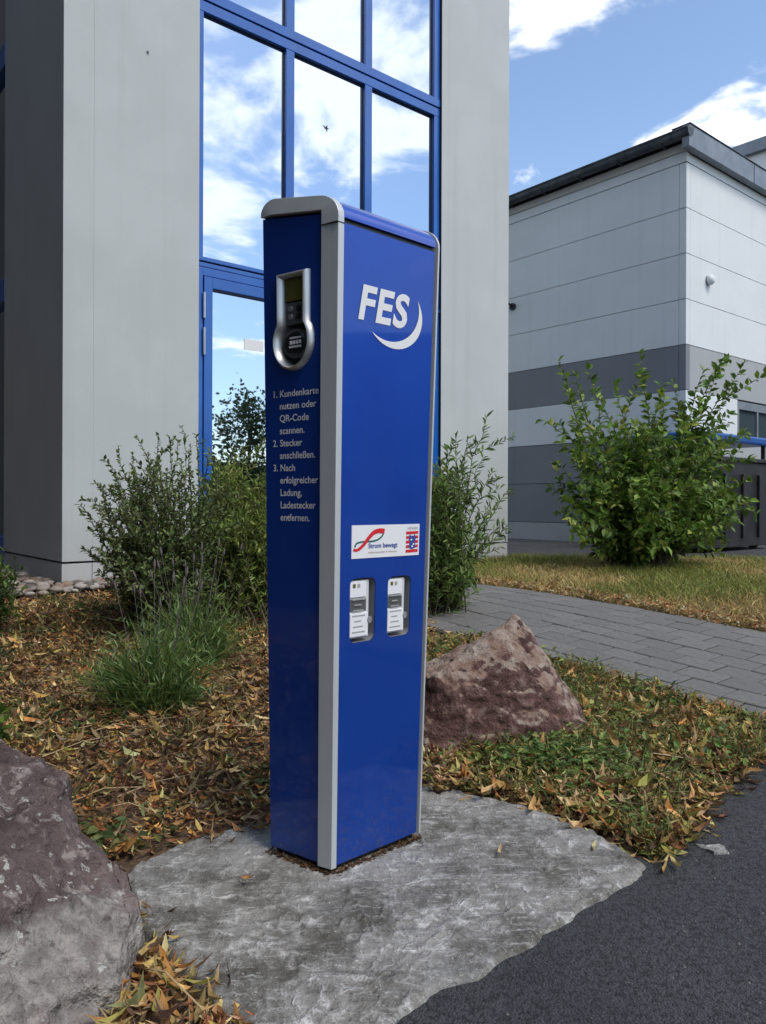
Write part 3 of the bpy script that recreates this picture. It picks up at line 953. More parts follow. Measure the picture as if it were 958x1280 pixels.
# ================================================================== CHARGING COLUMN
Hc = 1.60                                            # height of the front edge
Fb, Rb, Lb = onz(416, 1094), onz(526, 1047), onz(338, 1065)
A0 = (Lb - Fb).length
B0 = (Rb - Fb).length
va, vb = (Lb - Fb).normalized(), (Rb - Fb).normalized()
def stretch_to(px, d):
    r = (px - CX) / F_PX
    return (r * Fb.y - Fb.x) / (d.x - r * d.y)
kA = stretch_to(319.5, va) / A0 - 1
kB = stretch_to(542.5, vb) / B0 - 1
def cp(p, q, z):
    """column coordinates: p along the narrow face, q along the wide face, z up (the body widens a little upwards)"""
    h = z / Hc
    v = Fb + va * (p * (1 + kA * h)) + vb * (q * (1 + kB * h))
    return Vector((v.x + .012 * h, v.y, z))
ZB = .012
def ztop(p):                                         # sloping roof, higher at the back
    return 1.645 + .038 * p / A0
RF, RL = .062, .035                                  # corner radii of the roof profile
def profile(off=0.0, n=8):
    """open outline from the front foot over the roof to the rear foot in (p, z), moved inwards by off"""
    pts = [(off, ZB)]
    z0 = ztop(0)
    r = RF - off
    sl = .038 / A0
    for k in range(n + 1):
        a = math.pi - k * (math.pi / 2 + sl) / n
        a = math.pi - k * (math.pi / 2 - sl) / n
        pts.append((RF + r * math.cos(a), z0 - RF + r * math.sin(a) + .012))
    z1 = ztop(A0)
    r = RL - off
    for k in range(n + 1):
        a = math.pi / 2 + sl - k * (math.pi / 2 + sl) / n
        pts.append((A0 - RL + r * math.cos(a), z1 - RL + r * math.sin(a)))
    pts.append((A0 - off, ZB))
    return pts
col = empty('charging_column', 'tall blue and silver electric car charging column on the concrete slab', 'charging station')
def ext(pts, q0, q1, name, mat, closed=True, caps=True, smooth=False, parent=col):
    bm = bmesh.new()
    a = [bm.verts.new(cp(p, q0, z)) for p, z in pts]
    b = [bm.verts.new(cp(p, q1, z)) for p, z in pts]
    n = len(pts)
    for i in range(n if closed else n - 1):
        j = (i + 1) % n
        bm.faces.new((a[i], a[j], b[j], b[i]))
    if caps:
        bm.faces.new(a); bm.faces.new(b)
    o = bm_obj(name, bm, mat, parent)
    if smooth:
        for poly in o.data.polygons: poly.use_smooth = True
        md = o.modifiers.new('edge', 'EDGE_SPLIT'); md.split_angle = R(35)
    return o
def cbox(p0, p1, q0, q1, z0, z1, name, mat, parent=col, bev=0.0):
    bm = bmesh.new()
    vs = [bm.verts.new(cp(p, q, z)) for p in (p0, p1) for q in (q0, q1) for z in (z0, z1)]
    for f in ((0, 1, 3, 2), (4, 6, 7, 5), (0, 4, 5, 1), (2, 3, 7, 6), (0, 2, 6, 4), (1, 5, 7, 3)):
        bm.faces.new([vs[i] for i in f])
    bmesh.ops.recalc_face_normals(bm, faces=bm.faces)
    if bev: bmesh.ops.bevel(bm, geom=list(bm.edges), offset=bev, segments=2, affect='EDGES', profile=.5)
    return bm_obj(name, bm, mat, parent)
DEP = .045                                           # depth of the space behind the skins
FW = .016                                            # frame depth along q
# roof and shoulders between the two end frames
prof_o, prof_i = profile(.003), profile(.02)
sho = [pt for pt in prof_o if pt[1] > ztop(0) - RF - .004]
shi = [pt for pt in prof_i if pt[1] > ztop(0) - RF - .02]
ring = sho + shi[::-1]
ext(ring, FW, B0 - .006, 'roof', M['charger_blue'], smooth=True)
z_sh = ztop(0) - RF + .006
# inner carcass
cbox(DEP, A0 - .03, DEP, B0 - .03, ZB - .01, z_sh + .03, 'carcass', M['black_plastic'])
cbox(.010, A0 - .02, FW + .002, B0 - .012, z_sh - .05, z_sh + .008, 'top_batten', M['black_plastic'])
cbox(.012, A0 - .012, .014, B0 - .014, -.012, ZB + .006, 'foot_plate', M['black_plastic'])
# silver end frames: over the roof and down the front edge
def end_frame(q0, q1, both):
    o = profile(0.0); w = .040
    i = profile(.030)
    # outer outline from front foot to the rear top corner; inner outline with a broader front leg
    cut = len(o) - 1
    outer = o[:cut]
    inner = [(max(p, w), z) for p, z in i[:cut]]
    inner = [(p, min(z, ztop(p) - .036 if p > .0 else z)) for p, z in inner]
    outer.append((A0, ztop(A0) - .030 - .010)); inner.append((A0 - .004, ztop(A0) - .040))
    # rounded outer edge: small chamfer towards the wide face
    bm = bmesh.new()
    L = [[bm.verts.new(cp(p, q, z)) for p, z in pts] for pts, q in ((inner, q0), (outer, q0 + .004), (outer, q1), (inner, q1))]
    # soften the outermost arris
    n = len(outer)
    for r in range(4):
        A_, B_ = L[r], L[(r + 1) % 4]
        for k in range(n - 1):
            bm.faces.new((A_[k], A_[k + 1], B_[k + 1], B_[k]))
    bm.faces.new([L[r][0] for r in range(4)]); bm.faces.new([L[r][-1] for r in range(4)])
    ob = bm_obj('end_frame', bm, M['aluminium'], col)
    md = ob.modifiers.new('bevel', 'BEVEL'); md.width = .003; md.segments = 2; md.limit_method = 'ANGLE'; md.angle_limit = R(50)
    return ob
end_frame(-.004, FW, False)
end_frame(B0 - .006, B0 + .003, False)
# joint ring where the top bow meets the front leg of the frame
cbox(-.0006, .0412, -.0046, FW + .0006, z_sh - .012, z_sh - .0095, 'frame_joint', M['gasket'])
# back skin
cbox(A0 - .012, A0 - .006, FW * .4, B0 - FW * .4, ZB, ztop(A0) - RL, 'rear_panel', M['charger_blue'])
cbox(.02, A0 - .014, B0 - .006, B0 - .002, ZB, z_sh, 'end_panel', M['charger_blue'])

def loop_panel(outer, holes, plane, off, thick, name, mat):
    """flat skin with holes; plane 'wide' takes (q, z), 'narrow' takes (p, z)"""
    def P(u, z, d): return cp(d, u, z) if plane == 'wide' else cp(u, d, z)
    bm = bmesh.new()
    es = []
    for lp in [outer] + holes:
        vs = [bm.verts.new(P(u, z, off)) for u, z in lp]
        es += [bm.edges.new((vs[i], vs[(i + 1) % len(vs)])) for i in range(len(vs))]
    bmesh.ops.triangle_fill(bm, edges=es, use_beauty=True, use_dissolve=False)
    fs = list(bm.faces)
    ret = bmesh.ops.extrude_face_region(bm, geom=fs)
    mv = [g for g in ret['geom'] if isinstance(g, bmesh.types.BMVert)]
    dvec = (va if plane == 'wide' else vb) * thick
    bmesh.ops.translate(bm, verts=mv, vec=dvec)
    return bm_obj(name, bm, mat, col)
def stadium(u0, u1, z0, z1, r, n=6):
    out = []
    for cx_, cz_, a0 in ((u1 - r, z0 + r, -90), (u1 - r, z1 - r, 0), (u0 + r, z1 - r, 90), (u0 + r, z0 + r, 180)):
        for k in range(n + 1):
            a = R(a0 + 90 * k / n)
            out.append((cx_ + r * math.cos(a), cz_ + r * math.sin(a)))
    return out
def wide_uv(px, py):
    """(q, z) on the wide face seen at a pixel"""
    z = .9
    for _ in range(12):
        h = z / Hc
        o = cp(0, 0, z); d = vb * (1 + kB * h)
        r = (px - CX) / F_PX
        q = (r * o.y - o.x) / (d.x - r * d.y)
        Y = o.y + d.y * q
        z = EYE + (HY - py) / F_PX * Y
    return q, z
def narrow_uv(px, py):
    z = .9
    for _ in range(12):
        h = z / Hc
        o = cp(0, 0, z); d = va * (1 + kA * h)
        r = (px - CX) / F_PX
        p = (r * o.y - o.x) / (d.x - r * d.y)
        Y = o.y + d.y * p
        z = EYE + (HY - py) / F_PX * Y
    return p, z
# ---- wide front skin with two meter windows
slots = []
for (xl, xr, yt, yb) in ((440, 472, 722, 805), (487.5, 516, 719, 797)):
    q0, za = wide_uv(xl, (yt + 2)); q1, _ = wide_uv(xr, yt)
    _, zb_ = wide_uv(xl, yb)
    slots.append((q0, q1, zb_, za))
holes = [stadium(q0, q1, z0, z1, .018) for q0, q1, z0, z1 in slots]
loop_panel([(FW + .004, ZB + .004), (B0 - .009, ZB + .004), (B0 - .009, z_sh - .007), (FW + .004, z_sh - .007)], holes, 'wide', .004, .003, 'front_panel', M['charger_blue'])
for (q0, q1, z0, z1), hl in zip(slots, holes):
    rec = empty('meter_window'); rec.parent = col
    bm = bmesh.new()
    a = [bm.verts.new(cp(.0045, u, z)) for u, z in hl]; b = [bm.verts.new(cp(DEP - .002, u, z)) for u, z in hl]
    for i in range(len(hl)):
        j = (i + 1) % len(hl); bm.faces.new((a[i], a[j], b[j], b[i]))
    bm.faces.new(b)
    bm_obj('recess', bm, M['meter_grey'], rec)
    w, h = q1 - q0, z1 - z0
    cbox(.010, DEP - .004, q0 + .003, q1 - .014, z0 + .010, z1 - .006, 'meter_body', M['meter'], rec, .002)
    cbox(.007, .0098, q0 + .004, q1 - .026, z1 - .30 * h, z1 - .008, 'label_plate', M['sticker'], rec, .001)
    cbox(.0085, .0098, q0 + .005, q1 - .024, z1 - .52 * h, z1 - .33 * h, 'display', M['grey_plastic'], rec, .001)
    cbox(.006, .0098, q0 + .004, q1 - .020, z0 + .014, z1 - .55 * h, 'rating_plate', M['sticker'], rec, .001)
    for k in range(7):
        zz = z0 + .024 + k * .0135
        cbox(.0053, .0059, q0 + .010 + .003 * (k % 3), q1 - .030 - .006 * ((k * 7) % 3), zz, zz + .003, 'print_line', M['ink_grey'], rec)
    cbox(.0063, .0069, q0 + .012, q0 + .020, z1 - .15 * h, z1 - .09 * h, 'print_mark', M['lcd'], rec)
    cbox(.0063, .0069, q0 + .026, q0 + .034, z1 - .15 * h, z1 - .09 * h, 'print_mark', M['ink_grey'], rec)
    V, Fc = [], []
    zc_ = z0 + .33 * h
    tube_geo([cp(.02, q1 - .014, zc_), cp(.006, q1 - .014, zc_)], [.009, .009], 12, V, Fc)
    mesh_obj('sealing_screw', V, Fc, M['meter_grey'], rec)
# ---- narrow side skin with keyhole opening
bc_p, bc_z = narrow_uv(366.5, 427)
bx0, bz_top = narrow_uv(385, 336)
bx1, _ = narrow_uv(347, 345)
rx = abs(narrow_uv(342.5, 427)[0] - narrow_uv(390.5, 427)[0]) / 2
rz = .073
hw = abs(bx1 - bx0) / 2
bcp = (bx0 + bx1) / 2
def keyhole(g):
    """outline around the display and socket, shrunk by g (in p, z)"""
    hw_, rx_, rz_ = hw - g, rx - g, rz - g
    zt_ = bz_top - g
    a0 = math.acos(min(.98, hw_ / rx_))
    pts = [(bcp + hw_, zt_), (bcp - hw_, zt_)]
    zs = bc_z + rz_ * math.sin(a0)
    pts.append((bcp - hw_, zs + .03))
    n = 26
    for k in range(n + 1):
        a = (math.pi - a0) + k * (math.pi + 2 * a0) / n
        pts.append((bcp + rx_ * math.cos(a), bc_z + rz_ * math.sin(a)))
    pts.append((bcp + hw_, zs + .03))
    return pts
kh0, kh1, kh2 = keyhole(-.001), keyhole(.011), keyhole(.013)
loop_panel([(.0405, ZB + .004), (A0 - .002, ZB + .004), (A0 - .002, ztop(A0) - .044), (.0405, ztop(.0405) - .044)], [keyhole(.004)], 'narrow', .004, .003, 'side_panel', M['charger_blue'])
soc = empty('socket_bezel'); soc.parent = col
bm = bmesh.new()
lv_ = [[bm.verts.new(cp(p, d, z)) for p, z in k] for k, d in ((kh0, .0045), (keyhole(.001), -.006), (keyhole(.006), -.010), (kh1, -.004), (kh2, .008), (kh2, .026))]
for r in range(5):
    for i in range(len(kh0)):
        j = (i + 1) % len(kh0)
        bm.faces.new((lv_[r][i], lv_[r][j], lv_[r + 1][j], lv_[r + 1][i]))
ob = bm_obj('bezel_ring', bm, M['chrome'], soc)
for poly in ob.data.polygons: poly.use_smooth = True
ob.modifiers.new('edge', 'EDGE_SPLIT').split_angle = R(40)
bm = bmesh.new()
bm.faces.new([bm.verts.new(cp(p, .026, z)) for p, z in keyhole(.014)])
bm_obj('back_plate', bm, M['black_plastic'], soc)
zl0 = bz_top - .0145
cbox(bcp - hw + .0145, bcp + hw - .0145, .004, .024, zl0 - .056, zl0, 'display', M['lcd'], soc, .002)
cbox(bcp - hw + .0145, bcp + hw - .0145, .006, .025, zl0 - .116, zl0 - .059, 'key_plate', M['grey_plastic'], soc, .002)
for k, (dp, dz) in enumerate(((.012, -.016), (.012, -.036), (-.010, -.016), (-.010, -.036))):
    V, Fc = [], []
    tube_geo([cp(bcp + dp, .007, zl0 - .060 + dz), cp(bcp + dp, .002, zl0 - .060 + dz)], [.008, .007], 10, V, Fc)
    mesh_obj('key', V, Fc, M['meter_grey'] if dp > 0 else M['black_plastic'], soc)
# socket: ring, flap and pin face
def disc(dz, r, d0, d1, name, mat, rr=None):
    bm = bmesh.new()
    n = 28
    A_ = [bm.verts.new(cp(bcp + r * math.cos(2 * math.pi * k / n), d0, bc_z + dz + r * 1.0 * math.sin(2 * math.pi * k / n))) for k in range(n)]
    B_ = [bm.verts.new(cp(bcp + (rr or r) * math.cos(2 * math.pi * k / n), d1, bc_z + dz + (rr or r) * math.sin(2 * math.pi * k / n))) for k in range(n)]
    for i in range(n):
        j = (i + 1) % n; bm.faces.new((A_[i], A_[j], B_[j], B_[i]))
    bm.faces.new(B_); bm.faces.new(A_)
    return bm_obj(name, bm, mat, soc)
disc(-.004, rx - .017, .025, .006, 'socket_ring', M['grey_plastic'])
disc(-.004, rx - .023, .007, .002, 'socket_lid', M['black_plastic'], rx - .027)
cbox(bcp - .020, bcp + .012, -.0005, .002, bc_z - .016, bc_z - .011, 'lid_print', M['print_white'], soc)
for k in range(4):
    a = bcp - .020 + k * .0085
    cbox(a, a + .005, -.0004, .002, bc_z - .007, bc_z + .002, 'lid_print', M['print_white'], soc)
cbox(bcp - .020, bcp + .010, -.0005, .002, bc_z + .007, bc_z + .011, 'lid_print', M['print_white'], soc)
cbox(bcp - hw + .02, bcp + hw - .02, .012, .024, bc_z + .046, bc_z + .062, 'card_reader', M['black_plastic'], soc, .002)

# ---- lettering
def text_verts(body, size, offset=0.0, spacing=1.0):
    cu = bpy.data.curves.new('txt', 'FONT')
    cu.body = body; cu.size = size; cu.offset = offset; cu.space_character = spacing
    cu.resolution_u = 4
    ob = bpy.data.objects.new('txt', cu)
    COL.objects.link(ob)
    dg = bpy.context.evaluated_depsgraph_get()
    me = bpy.data.meshes.new_from_object(ob.evaluated_get(dg))
    bpy.data.objects.remove(ob)
    return me
def put_text(body, size, mapper, name, mat, parent=col, offset=0.0, xs=1.0, shear=0.0, spacing=1.0, width=None):
    me = text_verts(body, size, offset, spacing)
    xmax = max(v.co.x for v in me.vertices)
    if width: xs = width / xmax
    for v_ in me.vertices:
        x, y = v_.co.x, v_.co.y
        v_.co = mapper(x * xs + y * shear, y)
    me.name = name
    me.materials.clear()
    return link(name, me, mat, parent)
lines = ['1. Kundenkarte', 'nutzen oder', 'QR-Code', 'scannen.', '2. Stecker', 'anschließen.', '3. Nach', 'erfolgreicher', 'Ladung,', 'Ladestecker', 'entfernen.']
pl, zt0 = narrow_uv(339, 498)
pr, _ = narrow_uv(397.5, 494)
_, zt9 = narrow_uv(345, 651)
lead = (zt0 - zt9) / 10
W1 = (pl - pr) * .965
ind = None
me = text_verts('1. ', .024); tmp = text_verts('1. Kundenkarte', .024)
xk = W1 / max(v_.co.x for v_ in tmp.vertices)
indent = None
tmp2 = text_verts('Kundenkarte', .024)
indent = W1 - max(v_.co.x for v_ in tmp2.vertices) * xk
for i, s in enumerate(lines):
    numbered = s[0].isdigit()
    x0 = 0 if numbered else indent
    zb_ = zt0 - lead * i
    put_text(s, .0245, lambda x, y, x0=x0, zb_=zb_: cp(pl - x0 - x, .0030, zb_ + y), 'instruction_line', M['print_white'], xs=xk, offset=.0004)
# FES and its crescent on the front
q0, z0 = wide_uv(447, 396); q1, _ = wide_uv(513, 408)
_, zt_ = wide_uv(450, 353)
capH = (zt_ - z0)
fes_size = capH / .72
put_text('FES', fes_size, lambda x, y: cp(.0028, q0 + x, z0 + y), 'logo_lettering', M['print_white'], offset=.0038, shear=.16, spacing=1.10, width=(q1 - q0) - .16 * capH * .9)
tipa, tipb = wide_uv(466, 414), wide_uv(523, 376)
low = wide_uv(501, 434); rgt = wide_uv(533.5, 398)
def circ(a, b, c):
    ax, ay, bx, by, cx_, cy_ = *a, *b, *c
    d = 2 * (ax * (by - cy_) + bx * (cy_ - ay) + cx_ * (ay - by))
    ux = ((ax * ax + ay * ay) * (by - cy_) + (bx * bx + by * by) * (cy_ - ay) + (cx_ * cx_ + cy_ * cy_) * (ay - by)) / d
    uy = ((ax * ax + ay * ay) * (cx_ - bx) + (bx * bx + by * by) * (ax - cx_) + (cx_ * cx_ + cy_ * cy_) * (bx - ax)) / d
    return ux, uy, math.hypot(ax - ux, ay - uy)
def arc_pts(a, b, c, n=26):
    ux, uy, r = circ(a, b, c)
    a0 = math.atan2(a[1] - uy, a[0] - ux); ab = math.atan2(b[1] - uy, b[0] - ux); a1 = math.atan2(c[1] - uy, c[0] - ux)
    while ab < a0: ab += 2 * math.pi
    while a1 < ab: a1 += 2 * math.pi
    return [(ux + r * math.cos(a0 + (a1 - a0) * k / n), uy + r * math.sin(a0 + (a1 - a0) * k / n)) for k in range(n + 1)]
bot = wide_uv(511, 433.5)
mid_in = wide_uv(509, 422.5)
o_ = arc_pts(tipa, bot, tipb); i_ = arc_pts(tipa, mid_in, tipb)
bm = bmesh.new()
A_ = [bm.verts.new(cp(.0028, q, z)) for q, z in o_]; B_ = [bm.verts.new(cp(.0028, q, z)) for q, z in i_]
for k in range(len(o_) - 1): bm.faces.new((A_[k], A_[k + 1], B_[k + 1], B_[k]))
bm_obj('logo_crescent', bm, M['print_white'], col)
# sticker
sq0, sz0 = wide_uv(441, 699); sq1, _ = wide_uv(525, 690); _, sz1 = wide_uv(441, 657)
st = cbox(.0026, .0042, sq0, sq1, sz0, sz1, 'sticker', M['sticker'])
SW, SH = sq1 - sq0, sz1 - sz0
def sp(u, v, d=.0018): return cp(d, sq0 + u * SW, sz0 + v * SH)
def ribbon(pts, widths, name, mat, d=.0018):
    bm = bmesh.new()
    A_, B_ = [], []
    n = len(pts)
    for k, (u, v_) in enumerate(pts):
        a, b = pts[max(k - 1, 0)], pts[min(k + 1, n - 1)]
        dx, dy = (b[0] - a[0]) * SW, (b[1] - a[1]) * SH
        l = math.hypot(dx, dy) or 1
        w = widths[k]
        A_.append(bm.verts.new(sp(u - dy / l * w / SW, v_ + dx / l * w / SH, d))); B_.append(bm.verts.new(sp(u + dy / l * w / SW, v_ - dx / l * w / SH, d)))
    for k in range(n - 1): bm.faces.new((A_[k], A_[k + 1], B_[k + 1], B_[k]))
    return bm_obj(name, bm, mat, st)
def smooth_pts(ctrl, n=24):
    out = []
    K_ = len(ctrl)
    for i in range(n + 1):
        u = i / n * (K_ - 1); k = min(int(u), K_ - 2); f_ = u - k
        P_ = [np.array(ctrl[max(0, min(K_ - 1, k + d))]) for d in (-1, 0, 1, 2)]
        q = .5 * ((2 * P_[1]) + (-P_[0] + P_[2]) * f_ + (2 * P_[0] - 5 * P_[1] + 4 * P_[2] - P_[3]) * f_ ** 2 + (-P_[0] + 3 * P_[1] - 3 * P_[2] + P_[3]) * f_ ** 3)
        out.append((float(q[0]), float(q[1])))
    return out
g_ = smooth_pts([(.04, .34), (.07, .46), (.17, .50), (.28, .50), (.37, .55), (.43, .66), (.45, .78)])
ribbon(g_, [.0022] * len(g_), 'logo_green_curve', M['green_dark'], .0021)
r_ = smooth_pts([(.02, .27), (.08, .26), (.16, .40), (.23, .60), (.30, .76), (.38, .82), (.46, .80)])
ribbon(r_, [.003 + .0035 * k / 24 for k in range(25)], 'logo_red_curve', M['red'], .0017)
put_text('Strom bewegt', .017, lambda x, y: cp(.0018, sq0 + .23 * SW + x, sz0 + .30 * SH + y), 'sticker_lettering', M['ink_blue'], st, .0003, width=.43 * SW)
put_text('elektromobil in hessen', .007, lambda x, y: cp(.0018, sq0 + .23 * SW + x, sz0 + .14 * SH + y), 'sticker_small_print', M['card'], st, .0, width=.42 * SW)
put_text('HESSEN', .010, lambda x, y: cp(.0018, sq0 + .81 * SW + x, sz0 + .83 * SH + y), 'sticker_small_print', M['ink_grey'], st, .0, width=.16 * SW)
for k in range(5):
    a = .12 + k * .145
    ribbon([(.79, a + .02), (.98, a + .03)], [.0038] * 2, 'emblem_bar', M['red'], .0020)
lion = [(.83, .26), (.86, .22), (.885, .2), (.91, .22), (.94, .26), (.935, .36), (.925, .44), (.94, .52), (.935, .62), (.92, .68), (.90, .60), (.885, .64), (.87, .60), (.85, .68), (.835, .62), (.835, .5), (.85, .42)]
bm = bmesh.new(); bm.faces.new([bm.verts.new(sp(u, v_, .0016)) for u, v_ in lion]); bm_obj('emblem_figure', bm, M['ink_blue'], st)
for u, v_ in ((.87, .50), (.905, .36), (.885, .29)):
    bm = bmesh.new(); bm.faces.new([bm.verts.new(sp(u + .014 * math.cos(a), v_ + .03 * math.sin(a), .0013)) for a in np.linspace(0, 2 * math.pi, 8, endpoint=False)]); bm_obj('emblem_figure_mark', bm, M['sticker'], st)
# dirt gathered round the foot
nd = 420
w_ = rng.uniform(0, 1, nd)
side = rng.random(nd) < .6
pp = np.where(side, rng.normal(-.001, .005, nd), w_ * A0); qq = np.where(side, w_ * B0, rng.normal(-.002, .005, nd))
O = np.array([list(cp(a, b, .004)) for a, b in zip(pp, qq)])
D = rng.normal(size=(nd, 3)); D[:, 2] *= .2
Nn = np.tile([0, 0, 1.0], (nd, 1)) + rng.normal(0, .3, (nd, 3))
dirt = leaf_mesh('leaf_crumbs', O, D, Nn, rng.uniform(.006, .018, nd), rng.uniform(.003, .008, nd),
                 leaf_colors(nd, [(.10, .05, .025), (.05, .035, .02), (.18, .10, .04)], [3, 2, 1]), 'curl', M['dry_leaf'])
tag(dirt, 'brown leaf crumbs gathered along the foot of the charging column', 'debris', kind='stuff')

# ================================================================== ROCKS
def rock(name, pts, mat, cuts, smooth_n, amp, seed, label, notch=()):
    bm = bmesh.new()
    for p in pts: bm.verts.new(p)
    ret = bmesh.ops.convex_hull(bm, input=bm.verts)
    bmesh.ops.delete(bm, geom=[g for g in ret['geom_interior'] if isinstance(g, bmesh.types.BMVert)], context='VERTS')
    bmesh.ops.triangulate(bm, faces=bm.faces)
    for c in range(cuts):
        es = [e for e in bm.edges if e.calc_length() > .016]
        bmesh.ops.subdivide_edges(bm, edges=es, cuts=1, use_grid_fill=True)
        bmesh.ops.triangulate(bm, faces=bm.faces)
        if c == 2:
            for _ in range(smooth_n):
                bmesh.ops.smooth_vert(bm, verts=bm.verts, factor=.5, use_axis_x=True, use_axis_y=True, use_axis_z=True)
    for c_, r_n, mv in notch:
        for v_ in bm.verts:
            d = (v_.co - c_).length
            if d < r_n: v_.co += mv * (1 - (d / r_n) ** 2)
    bm.normal_update()
    for v_ in bm.verts:
        c = v_.co
        n1 = mnoise.noise(Vector((c.x * 5 + seed, c.y * 5, c.z * 5))) * amp
        n2 = (abs(mnoise.noise(Vector((c.x * 13 + seed, c.y * 13, c.z * 13)))) - .25) * amp * .8
        n3 = mnoise.noise(Vector((c.x * 38, c.y * 38 + seed, c.z * 38))) * amp * .28
        rg = 1 - abs(mnoise.noise(Vector((c.x * 8 + seed, c.y * 8 + c.z * 5, c.z * 11)))) * 2
        st_ = mnoise.noise(Vector((c.x * 80, c.y * 80, c.z * 80 + seed))) * amp * .10 - max(0, rg - .82) * amp * 1.3
        v_.co = c + v_.normal * (n1 + n2 + n3 + st_)
    o = bm_obj(name, bm, mat, None, smooth=False)
    for poly in o.data.polygons: poly.use_smooth = True
    return tag(o, label, 'rock')
pts = [at(645, 768, 3.05), at(660, 785, 3.12), at(590, 802, 3.0), at(540, 832, 2.98), at(500, 850, 3.0), at(480, 900, 3.0), at(730, 888, 3.05), at(700, 850, 3.08),
       at(545, 845, 2.82), at(640, 812, 2.88), at(668, 842, 2.86), at(530, 935, 2.76), at(600, 940, 2.74), at(690, 925, 2.80), at(735, 905, 2.95),
       at(560, 835, 3.35), at(660, 830, 3.45), at(500, 900, 3.4), at(720, 880, 3.3), (.15, 2.9, -.12), (.75, 2.95, -.1), (.3, 3.4, -.1), (.7, 3.4, -.1)]
pts += [at(612, 812, 2.90), at(655, 790, 2.98), at(688, 868, 2.84), at(575, 870, 2.77)]
rock('boulder', pts, M['rock_red'], 6, 0, .026, 3.0, 'reddish pointed boulder with pale crust, in the leaves behind the charger')
pts = [at(-60, 915, 1.80), at(5, 922, 1.78), at(52, 948, 1.76), at(92, 972, 1.74), at(104, 1035, 1.72), at(150, 1072, 1.62), at(178, 1105, 1.56), at(187, 1135, 1.52),
       at(180, 1195, 1.50), at(150, 1225, 1.42), at(128, 1290, 1.34), (-.50, 1.25, -.06), (-.62, 1.08, .0), (-.46, 1.5, -.08), (-1.0, 1.0, .05), (-1.35, 1.2, -.05), (-1.4, 1.6, .22),
       (-1.1, 1.9, .30), (-.8, 1.9, .0), (-1.3, 2.0, -.05), (-.62, 1.75, -.05), at(20, 1120, 1.35), at(105, 1150, 1.42), at(170, 1140, 1.47), (-.95, 1.05, .18), (-1.2, 1.35, .36)]
rock('boulder', pts, M['rock_lichen'], 6, 0, .024, 9.0, 'large purplish boulder speckled with pale lichen at the corner of the slab',
     notch=((at(128, 1025, 1.69), .13, Vector((-.055, .01, -.03))), (at(60, 1130, 1.45), .15, Vector((-.01, .05, -.02))), (at(20, 1010, 1.6), .09, Vector((.0, .03, -.02)))))

# ================================================================== PEBBLE STRIP by the office wall
def peb_poly():
    return [MB(-3.0, -1.6, 0), MB(-.02, -1.7, 0), MB(-.02, .02, 0), MB(1.0, .02, 0), MB(1.0, .40, 0), MB(-.40, .42, 0), MB(-3.0, .0, 0)]
pb = sheet('pebble_bed', [p[:2] for p in peb_poly()], .012, M['joint_sand'], .2)
tag(pb, kind='structure')
pmesh = []
for k in range(8):
    bm = bmesh.new()
    bmesh.ops.create_icosphere(bm, subdivisions=2, radius=1)
    for v_ in bm.verts:
        c = v_.co
        v_.co = c * (1 + .25 * mnoise.noise(c * 1.3 + Vector((k * 7, 0, 0))))
        v_.co.z *= .6
    me = bpy.data.meshes.new('pebble'); bm.to_mesh(me); bm.free()
    me.polygons.foreach_set('use_smooth', [True] * len(me.polygons))
    me.materials.append(M['pebble']); pmesh.append(me)
P = scatter([p[:2] for p in peb_poly()], 1700)
vis = [(x, y) for x, y in P if -.52 * y < x < -.20 * y]
for k, (x, y) in enumerate(vis[:295]):
    o = link('pebble', pmesh[k % 8]); o.parent = pb
    s = random.uniform(.022, .055)
    o.scale = (s * random.uniform(.8, 1.3), s, s * random.uniform(.7, 1))
    o.location = (x, y, float(gz(x, y)) + .012 + s * .35 + random.uniform(0, .03))
    o.rotation_euler = (random.uniform(-.3, .3), random.uniform(-.3, .3), random.uniform(0, 6.3))

# ================================================================== VEGETATION
bed_left = [(-3.6, .6), (-1.4, .85), (-.75, 1.1), (-.40, 1.15), (-.20, 1.30), (-.42, 1.55), (-.62, 1.75), (-.72, 1.93), (-.45, 2.06), (-.20, 2.2), (.02, 2.42), (.25, 2.7), (.15, 3.2), (.30, 4.3), (.2, 6.6), (-.9, 6.6), (-2.32, 5.55), (-3.6, 4.9)]
bed_right = [(.10, 2.46), (.30, 2.36), (.50, 2.22), (.66, 2.04), (.70, 1.93), (.82, 2.06), (1.02, 2.34), (1.36, 2.72), (1.75, 2.40), (2.7, 1.62), (2.75, 1.66), (1.56, 3.10), (1.15, 3.66), (.45, 4.5), (.30, 4.3), (.15, 3.2), (.25, 2.7)]
DRY = [(.54, .33, .12), (.44, .19, .06), (.26, .13, .055), (.60, .46, .21), (.38, .31, .08), (.11, .06, .035), (.58, .26, .07)]
DRYW = [3.5, 3, 6, 3, 1.8, 3.5, .7]
def patch(P):
    """drifts of paler and darker litter"""
    return np.array([1.0 + .75 * mnoise.noise(Vector((x * 2.1, y * 2.1, 7))) + .35 * mnoise.noise(Vector((x * 6, y * 6, 3))) for x, y in P]).clip(.35, 1.7)
